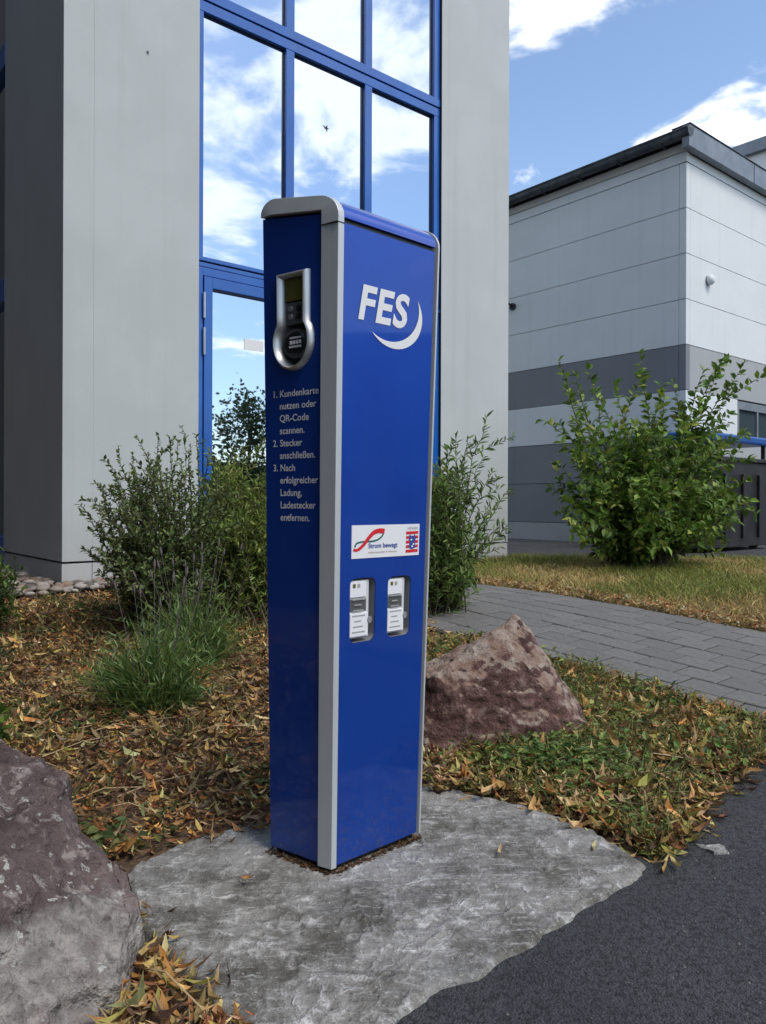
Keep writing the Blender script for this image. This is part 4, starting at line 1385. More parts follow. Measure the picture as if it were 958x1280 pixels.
def litter(name, poly, n, label, l=(.035, .085), pal=DRY, wts=DRYW, edge_jit=.02, wd=(.09, .30)):
    P = scatter(poly, n) + rng.normal(0, edge_jit, (n, 2))
    O = np.zeros((n, 3)); O[:, :2] = P
    O[:, 2] = gz(P[:, 0], P[:, 1]) + np.abs(rng.normal(0, .014, n)) + .012
    D = rng.normal(size=(n, 3)); D[:, 2] *= .22
    Nn = np.tile([0, 0, 1.0], (n, 1)) + rng.normal(0, .45, (n, 3))
    L = rng.uniform(*l, n)
    o = leaf_mesh(name, O, D, Nn, L, L * rng.uniform(*wd, n), leaf_colors(n, pal, wts, .28) * patch(P)[:, None], 'curl', M['dry_leaf'], curl=rng.uniform(.5, 2.6, n))
    return tag(o, label, 'leaf litter', kind='stuff')
litter('leaf_litter', bed_left, 42000, 'brown and orange dry leaves covering the bed left of the charger', (.022, .062))
GRN = [(0.100, 0.188, 0.037), (0.163, 0.250, 0.056), (0.062, 0.125, 0.031), (0.275, 0.288, 0.075)]
litter('leaf_litter', bed_right, 15000, 'tan dry leaves in the bed between boulder and asphalt', (.022, .075),
       [(.42, .28, .11), (.33, .16, .06), (.20, .11, .05), (.48, .38, .18), (.26, .24, .06), (.08, .05, .03)], [3, 2.5, 3, 2, 2, 3])
# fine debris underneath
litter('twig_litter', bed_left, 26000, 'fine brown twigs and leaf scraps on the soil of the left bed', (.02, .10), [(.28, .18, .10), (.16, .09, .05), (.42, .32, .19), (.08, .05, .035)], [3, 3, 3, 1.5], wd=(.03, .10))
# single leaves, the nearest ones
lm = []
for k in range(12):
    O = np.zeros((1, 3)); D = np.array([[1.0, 0, .05]]); Nn = np.array([[.1 * random.uniform(-1, 1), .2 * random.uniform(-1, 1), 1]])
    L = np.array([1.0]); W = np.array([random.uniform(.12, .28)])
    V_, Fa, m_ = leaves_arrays(O - D * .5, D, Nn, L, W, 'curl', random.uniform(.8, 2.4))
    me = bpy.data.meshes.new('leaf'); me.from_pydata(V_.tolist(), [], Fa.tolist())
    ca = me.color_attributes.new('tint', 'FLOAT_COLOR', 'POINT')
    c = leaf_colors(1, [(.46, .33, .13), (.40, .20, .06), (.50, .40, .20), (.30, .27, .07), (.26, .13, .06)], [3, 2, 2, 1.5, 2])[0]
    for d in ca.data: d.color = (*c, 1)
    me.materials.append(M['dry_leaf']); lm.append(me)
edge_pts = [[-.22, 1.29], [-.30, 1.40], [-.45, 1.56], [-.60, 1.70]]
cand = []
tri1 = [(-.48, 1.20), (-.22, 1.28), (-.40, 1.50), (-.47, 1.56), (-.46, 1.4)]
for P_ in scatter(tri1, 70): cand.append((P_, (.04, .085)))
Pn = scatter(bed_left, 6000)
Pn = Pn[(Pn[:, 1] > 1.85) & (Pn[:, 1] < 2.7) & (Pn[:, 0] > -.5 * Pn[:, 1])]
for P_ in Pn[:110]: cand.append((P_, (.035, .07)))
Pn = scatter(bed_right, 3000); Pn = Pn[Pn[:, 0] < .5 * Pn[:, 1]]
for P_ in Pn[:112]: cand.append((P_, (.04, .085)))
for P_ in ((.30, 1.95), (-.31, 1.80), (.55, 2.0), (.9, 2.05), (-.33, 2.12), (.98, 2.2)): cand.append((np.array(P_), (.04, .06)))
for k, (P_, lr) in enumerate(cand[:298]):
    o = link('leaf', lm[k % 12]); o.parent = ground
    s = random.uniform(*lr)
    o.scale = (s, s, s)
    o.location = (P_[0], P_[1], float(gz(P_[0], P_[1])) + random.uniform(.022, .045))
    o.rotation_euler = (random.uniform(-.5, .5), random.uniform(-.35, .35), random.uniform(0, 6.3))
# green ground cover sprouting through the right bed and a little in the left one
def clumps(poly, nc, n, sd_):
    c = scatter(poly, nc)
    return c[rng.integers(0, nc, n)] + rng.normal(0, sd_, (n, 2))
nbig = 2600
Pb = clumps(bed_left, 160, nbig, .16); Pb = Pb[in_poly(Pb, bed_left)]
def big_leaves(name, P, label, pal, wts, l, w):
    n = len(P)
    O = np.zeros((n, 3)); O[:, :2] = P; O[:, 2] = gz(P[:, 0], P[:, 1]) + rng.uniform(.02, .05, n)
    D = rng.normal(size=(n, 3)); D[:, 2] *= .3
    L = rng.uniform(*l, n)
    o = leaf_mesh(name, O, D, np.tile([0, 0, 1.], (n, 1)) + rng.normal(0, .5, (n, 3)), L, L * rng.uniform(*w, n), leaf_colors(n, pal, wts, .22), 'curl', M['dry_leaf'], curl=rng.uniform(.4, 3.0, n))
    return tag(o, label, 'leaf litter', kind='stuff')
STRAW = [(.64, .49, .24), (.58, .36, .13), (.50, .23, .07), (.44, .38, .11), (.32, .20, .11)]
big_leaves('straw_leaves', Pb, 'larger pale straw coloured leaves in drifts over the left bed', STRAW, [3, 2.5, 1.2, 1.5, 2.5], (.045, .095), (.10, .26))
Pb = clumps(bed_right, 60, 1300, .10); Pb = Pb[in_poly(Pb, bed_right)]
big_leaves('straw_leaves', Pb, 'larger pale straw coloured leaves over the bed beside the asphalt', STRAW, [3, 3, 2, 2, 1], (.05, .10), (.12, .30))
def cover(name, P, n, lean_l, pal, wts, label, hz=(.01, .08), l=(.014, .038), wr=(.3, .6), kind='ovate'):
    O = np.zeros((n, 3)); O[:, :2] = P
    O[:, 2] = gz(P[:, 0], P[:, 1]) + rng.uniform(*hz, n)
    D = rng.normal(size=(n, 3)); D[:, 2] = np.abs(D[:, 2]) * .5 - .1
    Nn = np.tile([0, 0, 1.0], (n, 1)) + rng.normal(0, .4, (n, 3))
    L = rng.uniform(*l, n)
    o = leaf_mesh(name, O, D, Nn, L, L * rng.uniform(*wr, n), leaf_colors(n, pal, wts, .22), kind, M['leaf'], curl=1.4)
    return tag(o, label, 'ground cover', kind='stuff')
P = clumps(bed_right, 46, 3400, .07)
P = P[in_poly(P, bed_right)]
P = np.concatenate([P, np.array([.62, 2.70]) + rng.normal(0, 1, (900, 2)) * np.array([.13, .09]), np.array([.50, 2.60]) + rng.normal(0, 1, (600, 2)) * np.array([.12, .06])])
cover('ground_cover', P, len(P), 0, GRN, [3, 3, 2, 2], 'low green leafy weeds growing round the reddish boulder')
P = clumps(bed_left, 60, 5200, .085); P = P[in_poly(P, bed_left)]
cover('ground_cover', P, len(P), 0, [(.05, .09, .02), (.08, .12, .03), (.13, .14, .04)], [3, 2, 2], 'sparse green weeds among the dry leaves left of the charger', (.01, .06), (.02, .045))
# grass stems in the beds
def grass(name, P, h, w, pal, wts, label, lean=.5):
    n = len(P)
    B_ = np.zeros((n, 3)); B_[:, :2] = P; B_[:, 2] = gz(P[:, 0], P[:, 1]) - .01
    H = rng.uniform(*h, n)
    ln = rng.normal(0, lean, (n, 2)) * H[:, None]
    o = blade_mesh(name, B_, H, rng.uniform(*w, n), ln, leaf_colors(n, pal, wts, .2), M['grass'])
    return tag(o, label, 'grass', kind='stuff')
P = np.concatenate([clumps(bed_right, 90, 7500, .07), clumps(bed_left, 110, 6500, .07)])
P = P[in_poly(P, bed_right) | in_poly(P, bed_left)]
grass('bed_grass', P, (.04, .14), (.003, .007), [(.10, .16, .04), (.20, .22, .07), (.30, .24, .10), (.06, .10, .03)], [3, 2, 2, 2], 'thin green and straw grass blades among the fallen leaves', .7)
# lawn strip beyond the path
lawn = [pathpt(.5, PV1 + .03), pathpt(-6.3, PV1 + .03), MB(t_end + .1, -.4, 0), (1.0, 9.9), (1.3, 9.75), (4.3, 9.6), (8.0, 8.2), (6.0, 4.7)]
P = scatter([p[:2] for p in lawn], 90000)
P = P[P[:, 0] < .56 * P[:, 1]]
nn = np.array([mnoise.noise(Vector((x * .9, y * .9, 2))) + .5 * mnoise.noise(Vector((x * 2.7, y * 2.7, 4))) for x, y in P])
ev = P @ np.array([E2.x, E2.y]) - PV1
greeny = nn + rng.normal(0, .22, len(P)) + np.where(ev < .35, -.35, .05)
Pg, Pd = P[greeny > .05], P[greeny <= .05]
grass('lawn_grass', Pg, (.04, .13), (.004, .009), [(.20, .24, .05), (.30, .30, .075), (.12, .16, .04)], [3, 3, 1], 'green grass patches on the lawn strip beyond the paved path', .6)
grass('dry_lawn_grass', Pd, (.03, .11), (.004, .009), [(.54, .42, .16), (.46, .33, .12), (.58, .47, .21), (.30, .24, .09)], [3, 3, 2, 2], 'dry straw coloured grass on the lawn strip beyond the paved path', .8)
# fallen leaves along the far path edge
P = np.array([list(pathpt(s, PV1 + abs(random.gauss(.05, .12))))[:2] for s in np.linspace(-6, 0, 1300)])
o = np.zeros((len(P), 3)); o[:, :2] = P; o[:, 2] = gz(P[:, 0], P[:, 1]) + rng.uniform(.02, .06, len(P))
D = rng.normal(size=(len(P), 3)); D[:, 2] *= .25
L = rng.uniform(.03, .07, len(P))
tag(leaf_mesh('leaf_litter', o, D, np.tile([0, 0, 1.], (len(P), 1)) + rng.normal(0, .4, (len(P), 3)), L, L * .3, leaf_colors(len(P), [(.40, .26, .12), (.34, .15, .06), (.5, .42, .28)], [3, 2, 1]), 'curl', M['dry_leaf'], curl=1.5),
    'dry leaves caught along the lawn edge of the paved path', 'leaf litter', kind='stuff')

def shrub(name, label, base, tips, leaf, lw, spacing, pal, wts, cat='shrub', kind='lance', stem_r=.010, side=2, side_len=.30, start=.3, bend=.18, single=0, spread=.05, jitter=.0, leaf_angle=.8, name_leaf='foliage', droop=0.0, group=None):
    """woody shrub: stems from the base to given tips, side twigs, leaves along them"""
    root = empty(name, label, cat, group)
    base = Vector(base)
    V, Fc = [], []
    LO, LD = [], []
    def run(path, r0, r1, st, sp_):
        n = len(path)
        tube_geo(path, [r0 + (r1 - r0) * k / (n - 1) for k in range(n)], 5 if r0 > .004 else 3, V, Fc)
        d_acc = 0
        tot = sum((path[k + 1] - path[k]).length for k in range(n - 1))
        acc = 0
        nxt = st * tot
        for k in range(n - 1):
            seg = path[k + 1] - path[k]; l = seg.length
            if l < 1e-6: continue
            while nxt < acc + l:
                f_ = (nxt - acc) / l
                LO.append(path[k] + seg * f_); LD.append(seg / l)
                nxt += sp_ * random.uniform(.7, 1.3)
            acc += l
        for _ in range(2):
            LO.append(path[-1]); LD.append((path[-1] - path[-2]).normalized())
    for tip in tips:
        tip = Vector(tip)
        b0 = base + Vector((random.gauss(0, spread), random.gauss(0, spread), 0))
        b0.z = float(gz(b0.x, b0.y)) - .01
        span = (tip - b0).length
        n = 9
        mid = b0.lerp(tip, .5) + Vector((random.gauss(0, bend * .4), random.gauss(0, bend * .4), bend)) * span * .6
        pth = []
        for k in range(n + 1):
            f_ = k / n
            q = b0 * (1 - f_) ** 2 + mid * 2 * f_ * (1 - f_) + tip * f_ ** 2
            q += Vector((random.gauss(0, .008), random.gauss(0, .008), 0)) * (span if 0 < k < n else 0)
            pth.append(q)
        run(pth, stem_r * random.uniform(.7, 1.1), .0016, start, spacing)
        for s_ in range(side):
            k = random.randint(int(n * max(start - .1, .1)), n - 1)
            d = (pth[k + 1] - pth[k]).normalized()
            o2 = Vector(rand_unit(1)[0]); o2 = (o2 - d * o2.dot(d)).normalized()
            dr = (d * .75 + o2 * .75 + Vector((0, 0, .15))).normalized()
            sl = span * side_len * random.uniform(.5, 1.2)
            sub = [pth[k] + dr * sl * j / 5 + Vector((0, 0, -droop * sl * (j / 5) ** 2)) + Vector(rng.normal(0, .006, 3)) for j in range(6)]
            run(sub, stem_r * .35, .0012, .1, spacing)
    mesh_obj('stem', V, Fc, M['bark'], root)
    n = len(LO)
    O = np.array([list(v_) for v_ in LO]); T = np.array([list(v_) for v_ in LD])
    rnd = rand_unit(n)
    perp = norm(rnd - T * np.sum(rnd * T, 1, keepdims=True))
    D = norm(T * (1 - leaf_angle * .55) + perp * leaf_angle + np.array([0, 0, .12]))
    Nn = norm(np.tile([0, 0, 1.0], (n, 1)) + rng.normal(0, .45, (n, 3)) + perp * .2)
    L = rng.uniform(leaf[0], leaf[1], n)
    W = L * lw * rng.uniform(.8, 1.2, n)
    O = O + D * .004 + rng.normal(0, jitter, (n, 3)) if jitter else O
    cols = leaf_colors(n, pal, wts, .2)
    if single:
        sc_ = L / O[:, 1]
        order = np.argsort(-sc_ * (1.4 - (O[:, 1] - O[:, 1].min())))[:single]
        mask = np.zeros(n, bool); mask[order] = True
        for i in order:
            V_, Fa, m_ = leaves_arrays(O[i:i + 1], D[i:i + 1], Nn[i:i + 1], L[i:i + 1], W[i:i + 1], kind, 1.2)
            mesh_obj('leaf', V_, Fa, M['leaf'], root, cols=np.repeat(cols[i:i + 1], m_, axis=0))
        rest = ~mask
    else:
        rest = np.ones(n, bool)
    f_ = leaf_mesh(name_leaf, O[rest], D[rest], Nn[rest], L[rest], W[rest], cols[rest], kind, M['leaf'], root, 1.2)
    f_['kind'] = 'stuff'
    return root
def tips_px(lst, Y, dy):
    return [at(x, y, Y + random.uniform(-dy, dy)) for x, y in lst]
def tips_ell(cx_, cy_, rx_, ry_, n, Y, dy):
    out = []
    for _ in range(n):
        a = random.uniform(0, 2 * math.pi); r = math.sqrt(random.uniform(0, 1))
        out.append(at(cx_ + rx_ * r * math.cos(a), cy_ + ry_ * r * math.sin(a), Y + random.gauss(0, dy)))
    return out
def gp(px, Y):
    p = at(px, 700, Y); p.z = float(gz(p.x, p.y)); return p
# broad-leaved bush on the lawn, right
YB = 8.3
tips = tips_px([(902, 448), (930, 452), (880, 462), (915, 482), (895, 468), (698, 452), (735, 460), (800, 442), (770, 478), (745, 488), (705, 485), (700, 530), (702, 552), (830, 490), (860, 505), (875, 505),
                (715, 500), (925, 560), (935, 600), (930, 540), (690, 610), (700, 580), (705, 640), (920, 650), (900, 690), (930, 620)], YB, .35)
tips += tips_ell(810, 595, 112, 80, 120, YB, .42)
tips += tips_ell(815, 640, 108, 48, 80, YB - .2, .45)
tips += tips_ell(800, 680, 70, 18, 16, YB - .2, .35)
shrub('lawn_bush', 'large bright green broad leaved bush on the lawn before the hall', gp(795, YB), tips, (.062, .115), .52, .029, [(0.130, 0.234, 0.033), (0.195, 0.312, 0.046), (0.072, 0.143, 0.023), (0.286, 0.364, 0.065), (0.104, 0.195, 0.029)], [3, 3, 2, 1.6, 3],
      'bush', 'ovate', .014, 2, .26, .34, .14, single=290, spread=.13, leaf_angle=.9)
# fine-leaved shrub before the left pier
YS = 4.6
tips = tips_px([(172, 548), (198, 545), (148, 560), (245, 545), (222, 552), (140, 590), (100, 632), (112, 650), (128, 622), (105, 688), (125, 690), (130, 720), (165, 580), (185, 570), (120, 660), (260, 570), (238, 560), (212, 548), (150, 640), (165, 610)], YS, .2)
tips += tips_ell(205, 645, 82, 72, 120, YS, .24)
tips += tips_ell(195, 705, 78, 42, 90, YS - .1, .24)
shrub('privet_shrub', 'dark small leaved shrub with upright shoots before the left wall pier', gp(215, YS), tips, (.020, .038), .50, .0105, [(0.135, 0.196, 0.061), (0.203, 0.270, 0.095), (0.081, 0.121, 0.041), (0.257, 0.311, 0.121)], [3, 2, 2, 1], 'shrub', 'lance', .007, 3, .20, .28, .10, spread=.10)
# yellow-green shrub between that shrub and the charger
tips = tips_px([(262, 575), (285, 570), (305, 560), (325, 555), (335, 575), (350, 560), (275, 590)], 5.0, .2)
tips += tips_ell(298, 655, 62, 72, 150, 5.0, .25) + tips_ell(400, 630, 70, 60, 40, 5.1, .25)
shrub('feathery_shrub', 'soft yellow green shrub standing before the entrance door', gp(320, 5.0), tips, (.028, .055), .26, .0115, [(0.189, 0.270, 0.054), (0.257, 0.338, 0.074), (0.121, 0.189, 0.041), (0.311, 0.351, 0.095)], [3, 3, 2, 1], 'shrub', 'lance', .007, 3, .24, .2, .12, spread=.22)
# willow-like shrub right of the charger
YW = 5.2
tips = tips_px([(608, 521), (585, 548), (604, 572), (615, 590), (635, 612), (632, 660), (628, 655), (600, 690), (625, 684), (570, 545), (590, 610), (600, 640), (560, 560), (572, 590), (610, 655), (615, 625)], YW, .15)
tips += tips_ell(553, 645, 28, 75, 80, YW, .18) + tips_ell(560, 705, 32, 38, 60, YW - .1, .15)
shrub('willow_shrub', 'narrow leaved light green shrub behind the right edge of the charger', gp(540, YW), tips, (.04, .075), .24, .016, [(0.162, 0.257, 0.061), (0.230, 0.324, 0.088), (0.108, 0.162, 0.047)], [3, 2, 2], 'shrub', 'lance', .006, 2, .20, .2, .12, spread=.10)
# small plant at the left picture side
YL = 4.4
tips = tips_px([(5, 690), (20, 700), (28, 712), (22, 735), (-20, 690), (10, 740), (-30, 720), (15, 715), (0, 705)], YL, .12) + tips_ell(-10, 725, 35, 28, 30, YL, .15)
shrub('leafy_plant', 'small bright green plant beside the pebbles at the shaded wall', gp(-15, YL), tips, (.025, .05), .5, .02, [(.08, .14, .025), (.11, .18, .035)], [1, 1], 'plant', 'ovate', .004, 1, .25, .3, .1, spread=.06)
tips = tips_px([(3, 892), (5, 905), (-10, 880), (-25, 895), (2, 915), (-15, 870)], 2.3, .05)
shrub('leafy_sprout', 'green leafy sprout beside the lichen speckled boulder', gp(-22, 2.3), tips, (.03, .05), .55, .03, [(.09, .17, .02), (.11, .20, .03)], [1, 1], 'plant', 'ovate', .003, 1, .2, .5, .1, spread=.02)
# lavender clump in the dry leaves: soft grey-green blades and faded flower spikes
def lavender(px, Y, wid, hgt, n, label, spikes):
    root = empty('lavender_plant', label, 'plant')
    b = gp(px, Y)
    rr = np.sqrt(rng.uniform(0, 1, n)) * wid; aa = rng.uniform(0, 2 * math.pi, n)
    off = np.stack([np.cos(aa) * rr, np.sin(aa) * rr * .7], 1)
    n2 = n
    B_ = np.zeros((n, 3)); B_[:, :2] = np.array([b.x, b.y]) + off * .45
    B_[:, 2] = gz(B_[:, 0], B_[:, 1]) - .01
    H = hgt * rng.uniform(.30, 1.15, n) * (1 - .35 * (rr / wid) ** 2)
    o = blade_mesh('stem_tuft', B_, H, rng.uniform(.004, .008, n), off * .85 + rng.normal(0, .11, (n, 2)), leaf_colors(n, [(.11, .20, .05), (.17, .27, .075), (.08, .14, .035), (.25, .30, .08)], [3, 3, 2, 2], .2), M['grass'], root)
    o['kind'] = 'stuff'
    V, Fc = [], []
    # small leaves on the tuft
    k_ = n
    f_ = rng.uniform(.25, 1, k_)[:, None]
    O = B_ + np.concatenate([off * .75 * f_ ** 2, H[:, None] * f_], 1)
    D = rng.normal(size=(k_, 3)); D[:, 2] = np.abs(D[:, 2]) + .4
    L = rng.uniform(.03, .06, k_)
    f2 = leaf_mesh('foliage', O, D, rand_unit(k_), L, L * .2, leaf_colors(k_, [(.11, .19, .06), (.18, .26, .09)], [1, 1]), 'lance', M['leaf'], root)
    f2['kind'] = 'stuff'
    for s_ in range(spikes):
        a = random.uniform(0, 6.28); r = wid * random.uniform(.1, .9)
        p0 = Vector((b.x + math.cos(a) * r * .4, b.y + math.sin(a) * r * .3, b.z))
        p1 = Vector((b.x + math.cos(a) * r * 1.2, b.y + math.sin(a) * r, b.z + hgt * random.uniform(1.0, 1.45)))
        V, Fc = [], []
        tube_geo([p0, p0.lerp(p1, .6) + Vector((0, 0, .02)), p1], [.0016, .0014, .0012], 3, V, Fc)
        d = (p1 - p0).normalized()
        tube_geo([p1 - d * .005, p1 + d * .012, p1 + d * .03, p1 + d * .042], [.002, .006, .005, .001], 5, V, Fc)
        mesh_obj('flower_spike', V, Fc, M['spike'], root)
M['spike'] = material('spike', (.13, .11, .12), .8, spec=.2)
lavender(195, 3.25, .27, .42, 900, 'grey green lavender clump in the dry leaves before the dark shrub', 10)
lavender(240, 3.9, .26, .42, 850, 'taller lavender tuft with faded spikes between shrub and charger', 14)
lavender(150, 3.5, .12, .14, 500, 'low grey green lavender seedling at the edge of the larger clump', 4)
# loose straw stalks
for k in range(26):
    x = random.uniform(-1.5, -.2); y = random.uniform(2.1, 3.4)
    if k < 5: x, y = random.uniform(-.5, -.2), random.uniform(1.2, 1.35)
    if k > 20: x, y = random.uniform(.5, 1.3), random.uniform(2.2, 2.7)
    if not in_poly(np.array([[x, y]]), bed_left)[0] and not in_poly(np.array([[x, y]]), bed_right)[0]: continue
    a = random.uniform(0, 6.28); l = random.uniform(.12, .34)
    z = float(gz(x, y)) + .04
    V, Fc = [], []
    tube_geo([(x, y, z), (x + math.cos(a) * l * .5, y + math.sin(a) * l * .5, z + random.uniform(.0, .03)), (x + math.cos(a) * l, y + math.sin(a) * l, float(gz(x + math.cos(a) * l, y + math.sin(a) * l)) + .03)], [.0022, .002, .0012], 4, V, Fc)
    o = mesh_obj('straw_stalk', V, Fc, M['straw'] if 'straw' in M else M.setdefault('straw', material('straw', (.38, .28, .15), .8)), ground)
# pale chip on the asphalt
pc = onz(893, 1061, -.008)
bm = bmesh.new()
ch = [(-.030, .026), (-.012, .012), (.004, .020), (.026, .030), (.032, .012), (.026, -.004), (.030, -.016), (.010, -.018), (-.006, -.020), (-.012, -.006), (-.022, .008)]
lo = [bm.verts.new((pc.x + x * 1.25, pc.y + y * 1.25, -.013)) for x, y in ch]; hi = [bm.verts.new((pc.x + x * 1.15, pc.y + y * 1.15, -.004 + .003 * math.sin(i * 1.7))) for i, (x, y) in enumerate(ch)]
bm.faces.new(hi)
for i in range(len(lo)):
    j = (i + 1) % len(lo); bm.faces.new((lo[i], lo[j], hi[j], hi[i]))
tag(bm_obj('stone_chip', bm, M['concrete']), 'small pale stone chip lying on the dark asphalt', 'stone chip')
# grit on the asphalt
P = scatter([(-.1, .9), (.1, 1.30), (.7, 1.85), (1.35, 2.65), (2.2, 2.0), (1.6, .9)], 500)
V, Fc = [], []
for x, y in P:
    s = random.uniform(.0015, .0045); b = len(V); a = random.uniform(0, 6.28)
    for k in range(4): V.append((x + s * math.cos(a + k * 1.57), y + s * math.sin(a + k * 1.57) * .8, -.011))
    V.append((x, y, -.011 + s * 1.1))
    for k in range(4): Fc.append((b + k, b + (k + 1) % 4, b + 4))
tag(mesh_obj('grit', V, Fc, M['grit_grey']), 'fine loose grit scattered over the asphalt', 'grit', kind='stuff')

# ================================================================== WASTE CONTAINER by the hall
wc = empty('waste_container', 'large dark waste container with open blue lid beside the hall', 'container')
WF = Frame(at(880, 690, 10.6), FT, LT)
wz = GB + .015
wf = lambda *a, **k: box(WF, *a, **k)
wf(0, .06, 0, 1.1, wz + .05, wz + 1.15, 'side_wall', M['bin_grey'], wc, .01)
wf(2.1, 2.16, 0, 1.1, wz + .05, wz + 1.15, 'side_wall', M['bin_grey'], wc, .01)
wf(.062, 2.098, 0, .06, wz + .051, wz + 1.30, 'front_wall', M['bin_grey'], wc, .01)
wf(.062, 2.098, 1.04, 1.1, wz + .051, wz + 1.15, 'rear_wall', M['bin_grey'], wc, .01)
wf(.062, 2.098, .062, 1.038, wz + .16, wz + .22, 'floor_plate', M['bin_grey'], wc)
for a in (.55, 1.1, 1.62): wf(a, a + .07, -.04, -.002, wz + .18, wz + 1.12, 'rib', M['bin_grey'], wc, .008)
wf(-.03, 2.19, -.035, .09, wz + 1.302, wz + 1.36, 'rim', M['bin_grey'], wc, .01)
wf(-.02, 2.18, .02, 1.14, wz + 1.58, wz + 1.70, 'lid', M['bin_blue'], wc, .03)
for a in (.02, 2.08): wf(a, a + .06, 1.0, 1.06, wz + 1.152, wz + 1.58, 'lid_hinge', M['bin_grey'], wc)
for a in (.02, 2.08): wf(a, a + .05, .1, .15, wz + 1.362, wz + 1.58, 'lid_stay', M['bin_grey'], wc)
for a in (.45, 1.75):
    for q in (.12, .98):
        V, Fc = [], []
        c_ = WF(a, q, wz + .08)
        tube_geo([c_ - FT * .03, c_ + FT * .03], [.08, .08], 14, V, Fc)
        mesh_obj('castor', V, Fc, M['tyre'], wc)
    wf(a - .06, a + .06, .05, .17, wz + .12, wz + .165, 'castor_fork', M['steel'], wc)
for k, (a, z, w, h, m_, lab) in enumerate(((.35, 1.0, .5, .38, 'card', 'brown cardboard box poking out of the waste container'), (.95, 1.02, .36, .34, 'pink', 'reddish cardboard box poking out of the waste container'), (1.4, 1.0, .5, .3, 'sticker', 'white cardboard box poking out of the waste container'))):
    bx_ = empty('cardboard_box', lab, 'box')
    box(WF, a, a + w, .25, .75, wz + .20, wz + z + h, 'carton', M[m_], bx_, .01)
    fl = box(WF, a + .01, a + w - .01, .12, .255, wz + z + h - .03, wz + z + h + .004, 'flap', M[m_], bx_, .004)

# ================================================================== TREES outside the frame, mirrored in the glass
def tree(name, label, x, y, h, rad, n, pal, group=None):
    root = empty(name, label, 'tree', group)
    V, Fc = [], []
    b = Vector((x, y, float(gz(x, y)) - .05))
    tr = [b + Vector((math.sin(k * .9) * .12, math.cos(k * 1.3) * .1, h * .75 * k / 6)) for k in range(7)]
    tube_geo(tr, [.16 * h / 6 * (1 - .75 * k / 6) + .02 for k in range(7)], 8, V, Fc)
    cl = []
    for _ in range(26):
        k = random.randint(2, 6)
        d = Vector(rand_unit(1)[0]); d.z = abs(d.z) * .8
        e = tr[k] + d * rad * random.uniform(.5, 1.0)
        tube_geo([tr[k], tr[k].lerp(e, .5) + Vector((0, 0, .1)), e], [.045, .03, .012], 5, V, Fc)
        cl.append(e)
    mesh_obj('trunk', V, Fc, M['bark'], root)
    C = np.array([list(c) for c in cl])
    O = C[rng.integers(0, len(C), n)] + rng.normal(0, rad * .20, (n, 3))
    L = rng.uniform(.16, .34, n)
    f_ = leaf_mesh('crown', O, rand_unit(n), rand_unit(n), L, L * .55, leaf_colors(n, pal, [1] * len(pal)), 'ovate', M['leaf'], root)
    f_['kind'] = 'stuff'
    return root
tp = [(.05, .085, .03), (.07, .11, .035), (.035, .06, .025)]
grp = 'trees across the forecourt'
for x, y, h, r, lab in ((33, -5.2, 6.7, 2.6, 'leafy green tree before the end of the depot'), (36, -11.5, 6.0, 2.4, 'middle leafy tree of the row across the forecourt'), (33, -16, 4.6, 2.0, 'smallest leafy tree of the row across the forecourt'), (37, -21, 8.5, 2.8, 'tallest leafy tree of the row across the forecourt')):
    tree('forecourt_tree', lab, x, y, h, r, 3200, tp, grp)

# clipped hedge along the far side of the forecourt
hg = empty('hedge', 'long dark green clipped hedge across the forecourt', 'hedge')
n = 9000
O = np.stack([rng.uniform(38.2, 39.6, n), rng.uniform(-30, -4.2, n), rng.uniform(0, 3.4, n)], 1)
L = rng.uniform(.2, .35, n)
hf = leaf_mesh('foliage', O, rand_unit(n), rand_unit(n), L, L * .6, leaf_colors(n, tp, [1, 1, 1]), 'ovate', M['leaf'], hg)
hf['kind'] = 'stuff'
box(WORLD, 38.5, 39.3, -30, -4.2, -.05, 3.1, 'branch_core', M['far_green'], hg)

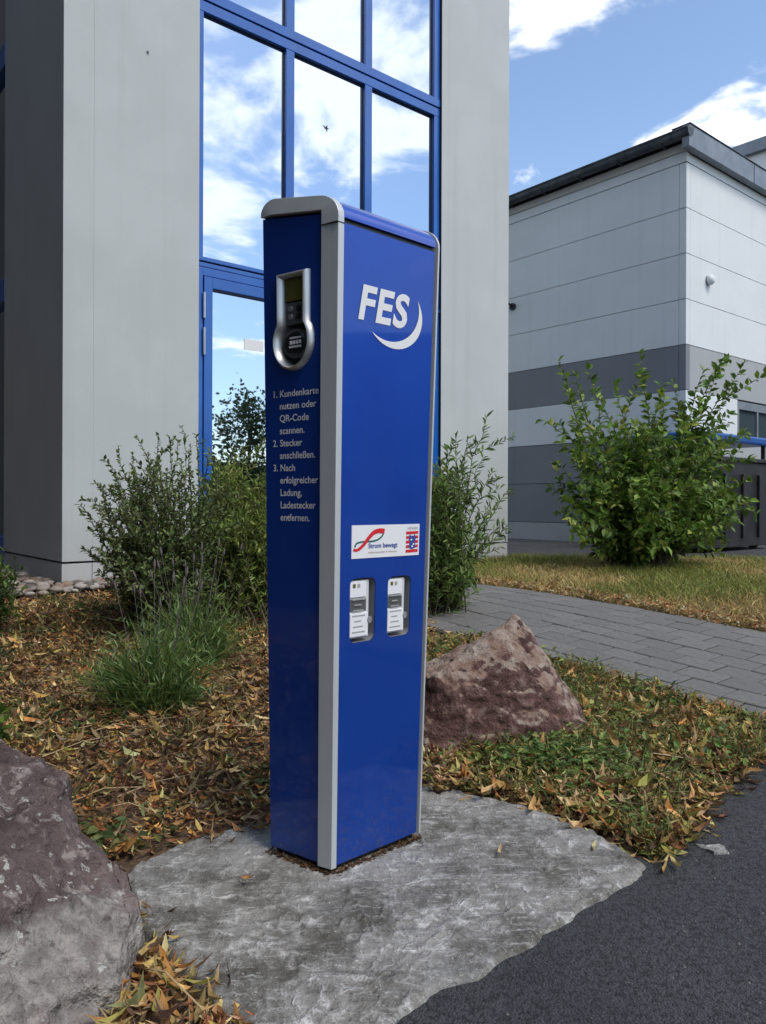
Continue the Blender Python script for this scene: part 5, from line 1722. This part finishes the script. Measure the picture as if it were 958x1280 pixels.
# unseen dark conifers, added behind and left of the camera to shade left faces
def shade_conifer(label, x, y, h, rad, n):
    root = empty('shade_conifer', label, 'tree', 'unseen conifers added to shade the left faces')
    V, Fc = [], []
    zb0 = float(gz(x, y)) - .05
    tube_geo([(x, y, zb0), (x + .05, y, zb0 + h * .5), (x, y, zb0 + h)], [.28, .17, .02], 9, V, Fc)
    O, D = [], []
    for k in range(150):
        f_ = random.uniform(.04, .98); a = random.uniform(0, 6.283); rr = rad * (1 - f_) ** .8 * random.uniform(.75, 1.1) + .15
        p0 = Vector((x, y, zb0 + h * f_)); p1 = p0 + Vector((math.cos(a) * rr, math.sin(a) * rr, -.18 * rr))
        tube_geo([p0, p0.lerp(p1, .5) + Vector((0, 0, .06 * rr)), p1], [.03, .02, .006], 4, V, Fc)
        for _ in range(n // 150):
            u = random.uniform(.2, 1.0)
            O.append(list(p0.lerp(p1, u) + Vector(rng.normal(0, .16, 3)))); D.append([math.cos(a) + random.gauss(0, .6), math.sin(a) + random.gauss(0, .6), -.35 + random.gauss(0, .3)])
    mesh_obj('trunk', V, Fc, M['bark'], root)
    O = np.array(O); D = np.array(D); m_ = len(O)
    L = rng.uniform(.25, .5, m_)
    f_ = leaf_mesh('crown', O, D, np.tile([0, 0, 1.], (m_, 1)) + rng.normal(0, .4, (m_, 3)), L, L * .5, leaf_colors(m_, [(.02, .04, .02), (.03, .055, .025)], [1, 1]), 'lance', M['leaf'], root)
    f_['kind'] = 'stuff'
for x, y, h, r, lab in ((-4.2, -3.4, 13, 2.6, 'tall unseen evergreen added for shade at the corner of the dark wing'), (-6.5, -6.8, 15, 3.0, 'tallest unseen evergreen added for shade beside the forecourt'), (-3.0, -8.6, 14, 2.8, 'broad unseen evergreen added for shade in the middle of the row'), (-9.5, -3.6, 15, 3.0, 'unseen evergreen added for shade furthest from the forecourt asphalt'), (.8, -9.5, 13, 2.8, 'slender unseen evergreen added for shade at the open end of the row'), (-.8, -13.5, 17, 3.4, 'unseen evergreen added for shade behind the broad one')):
    shade_conifer(lab, x, y, h, r, 9000)
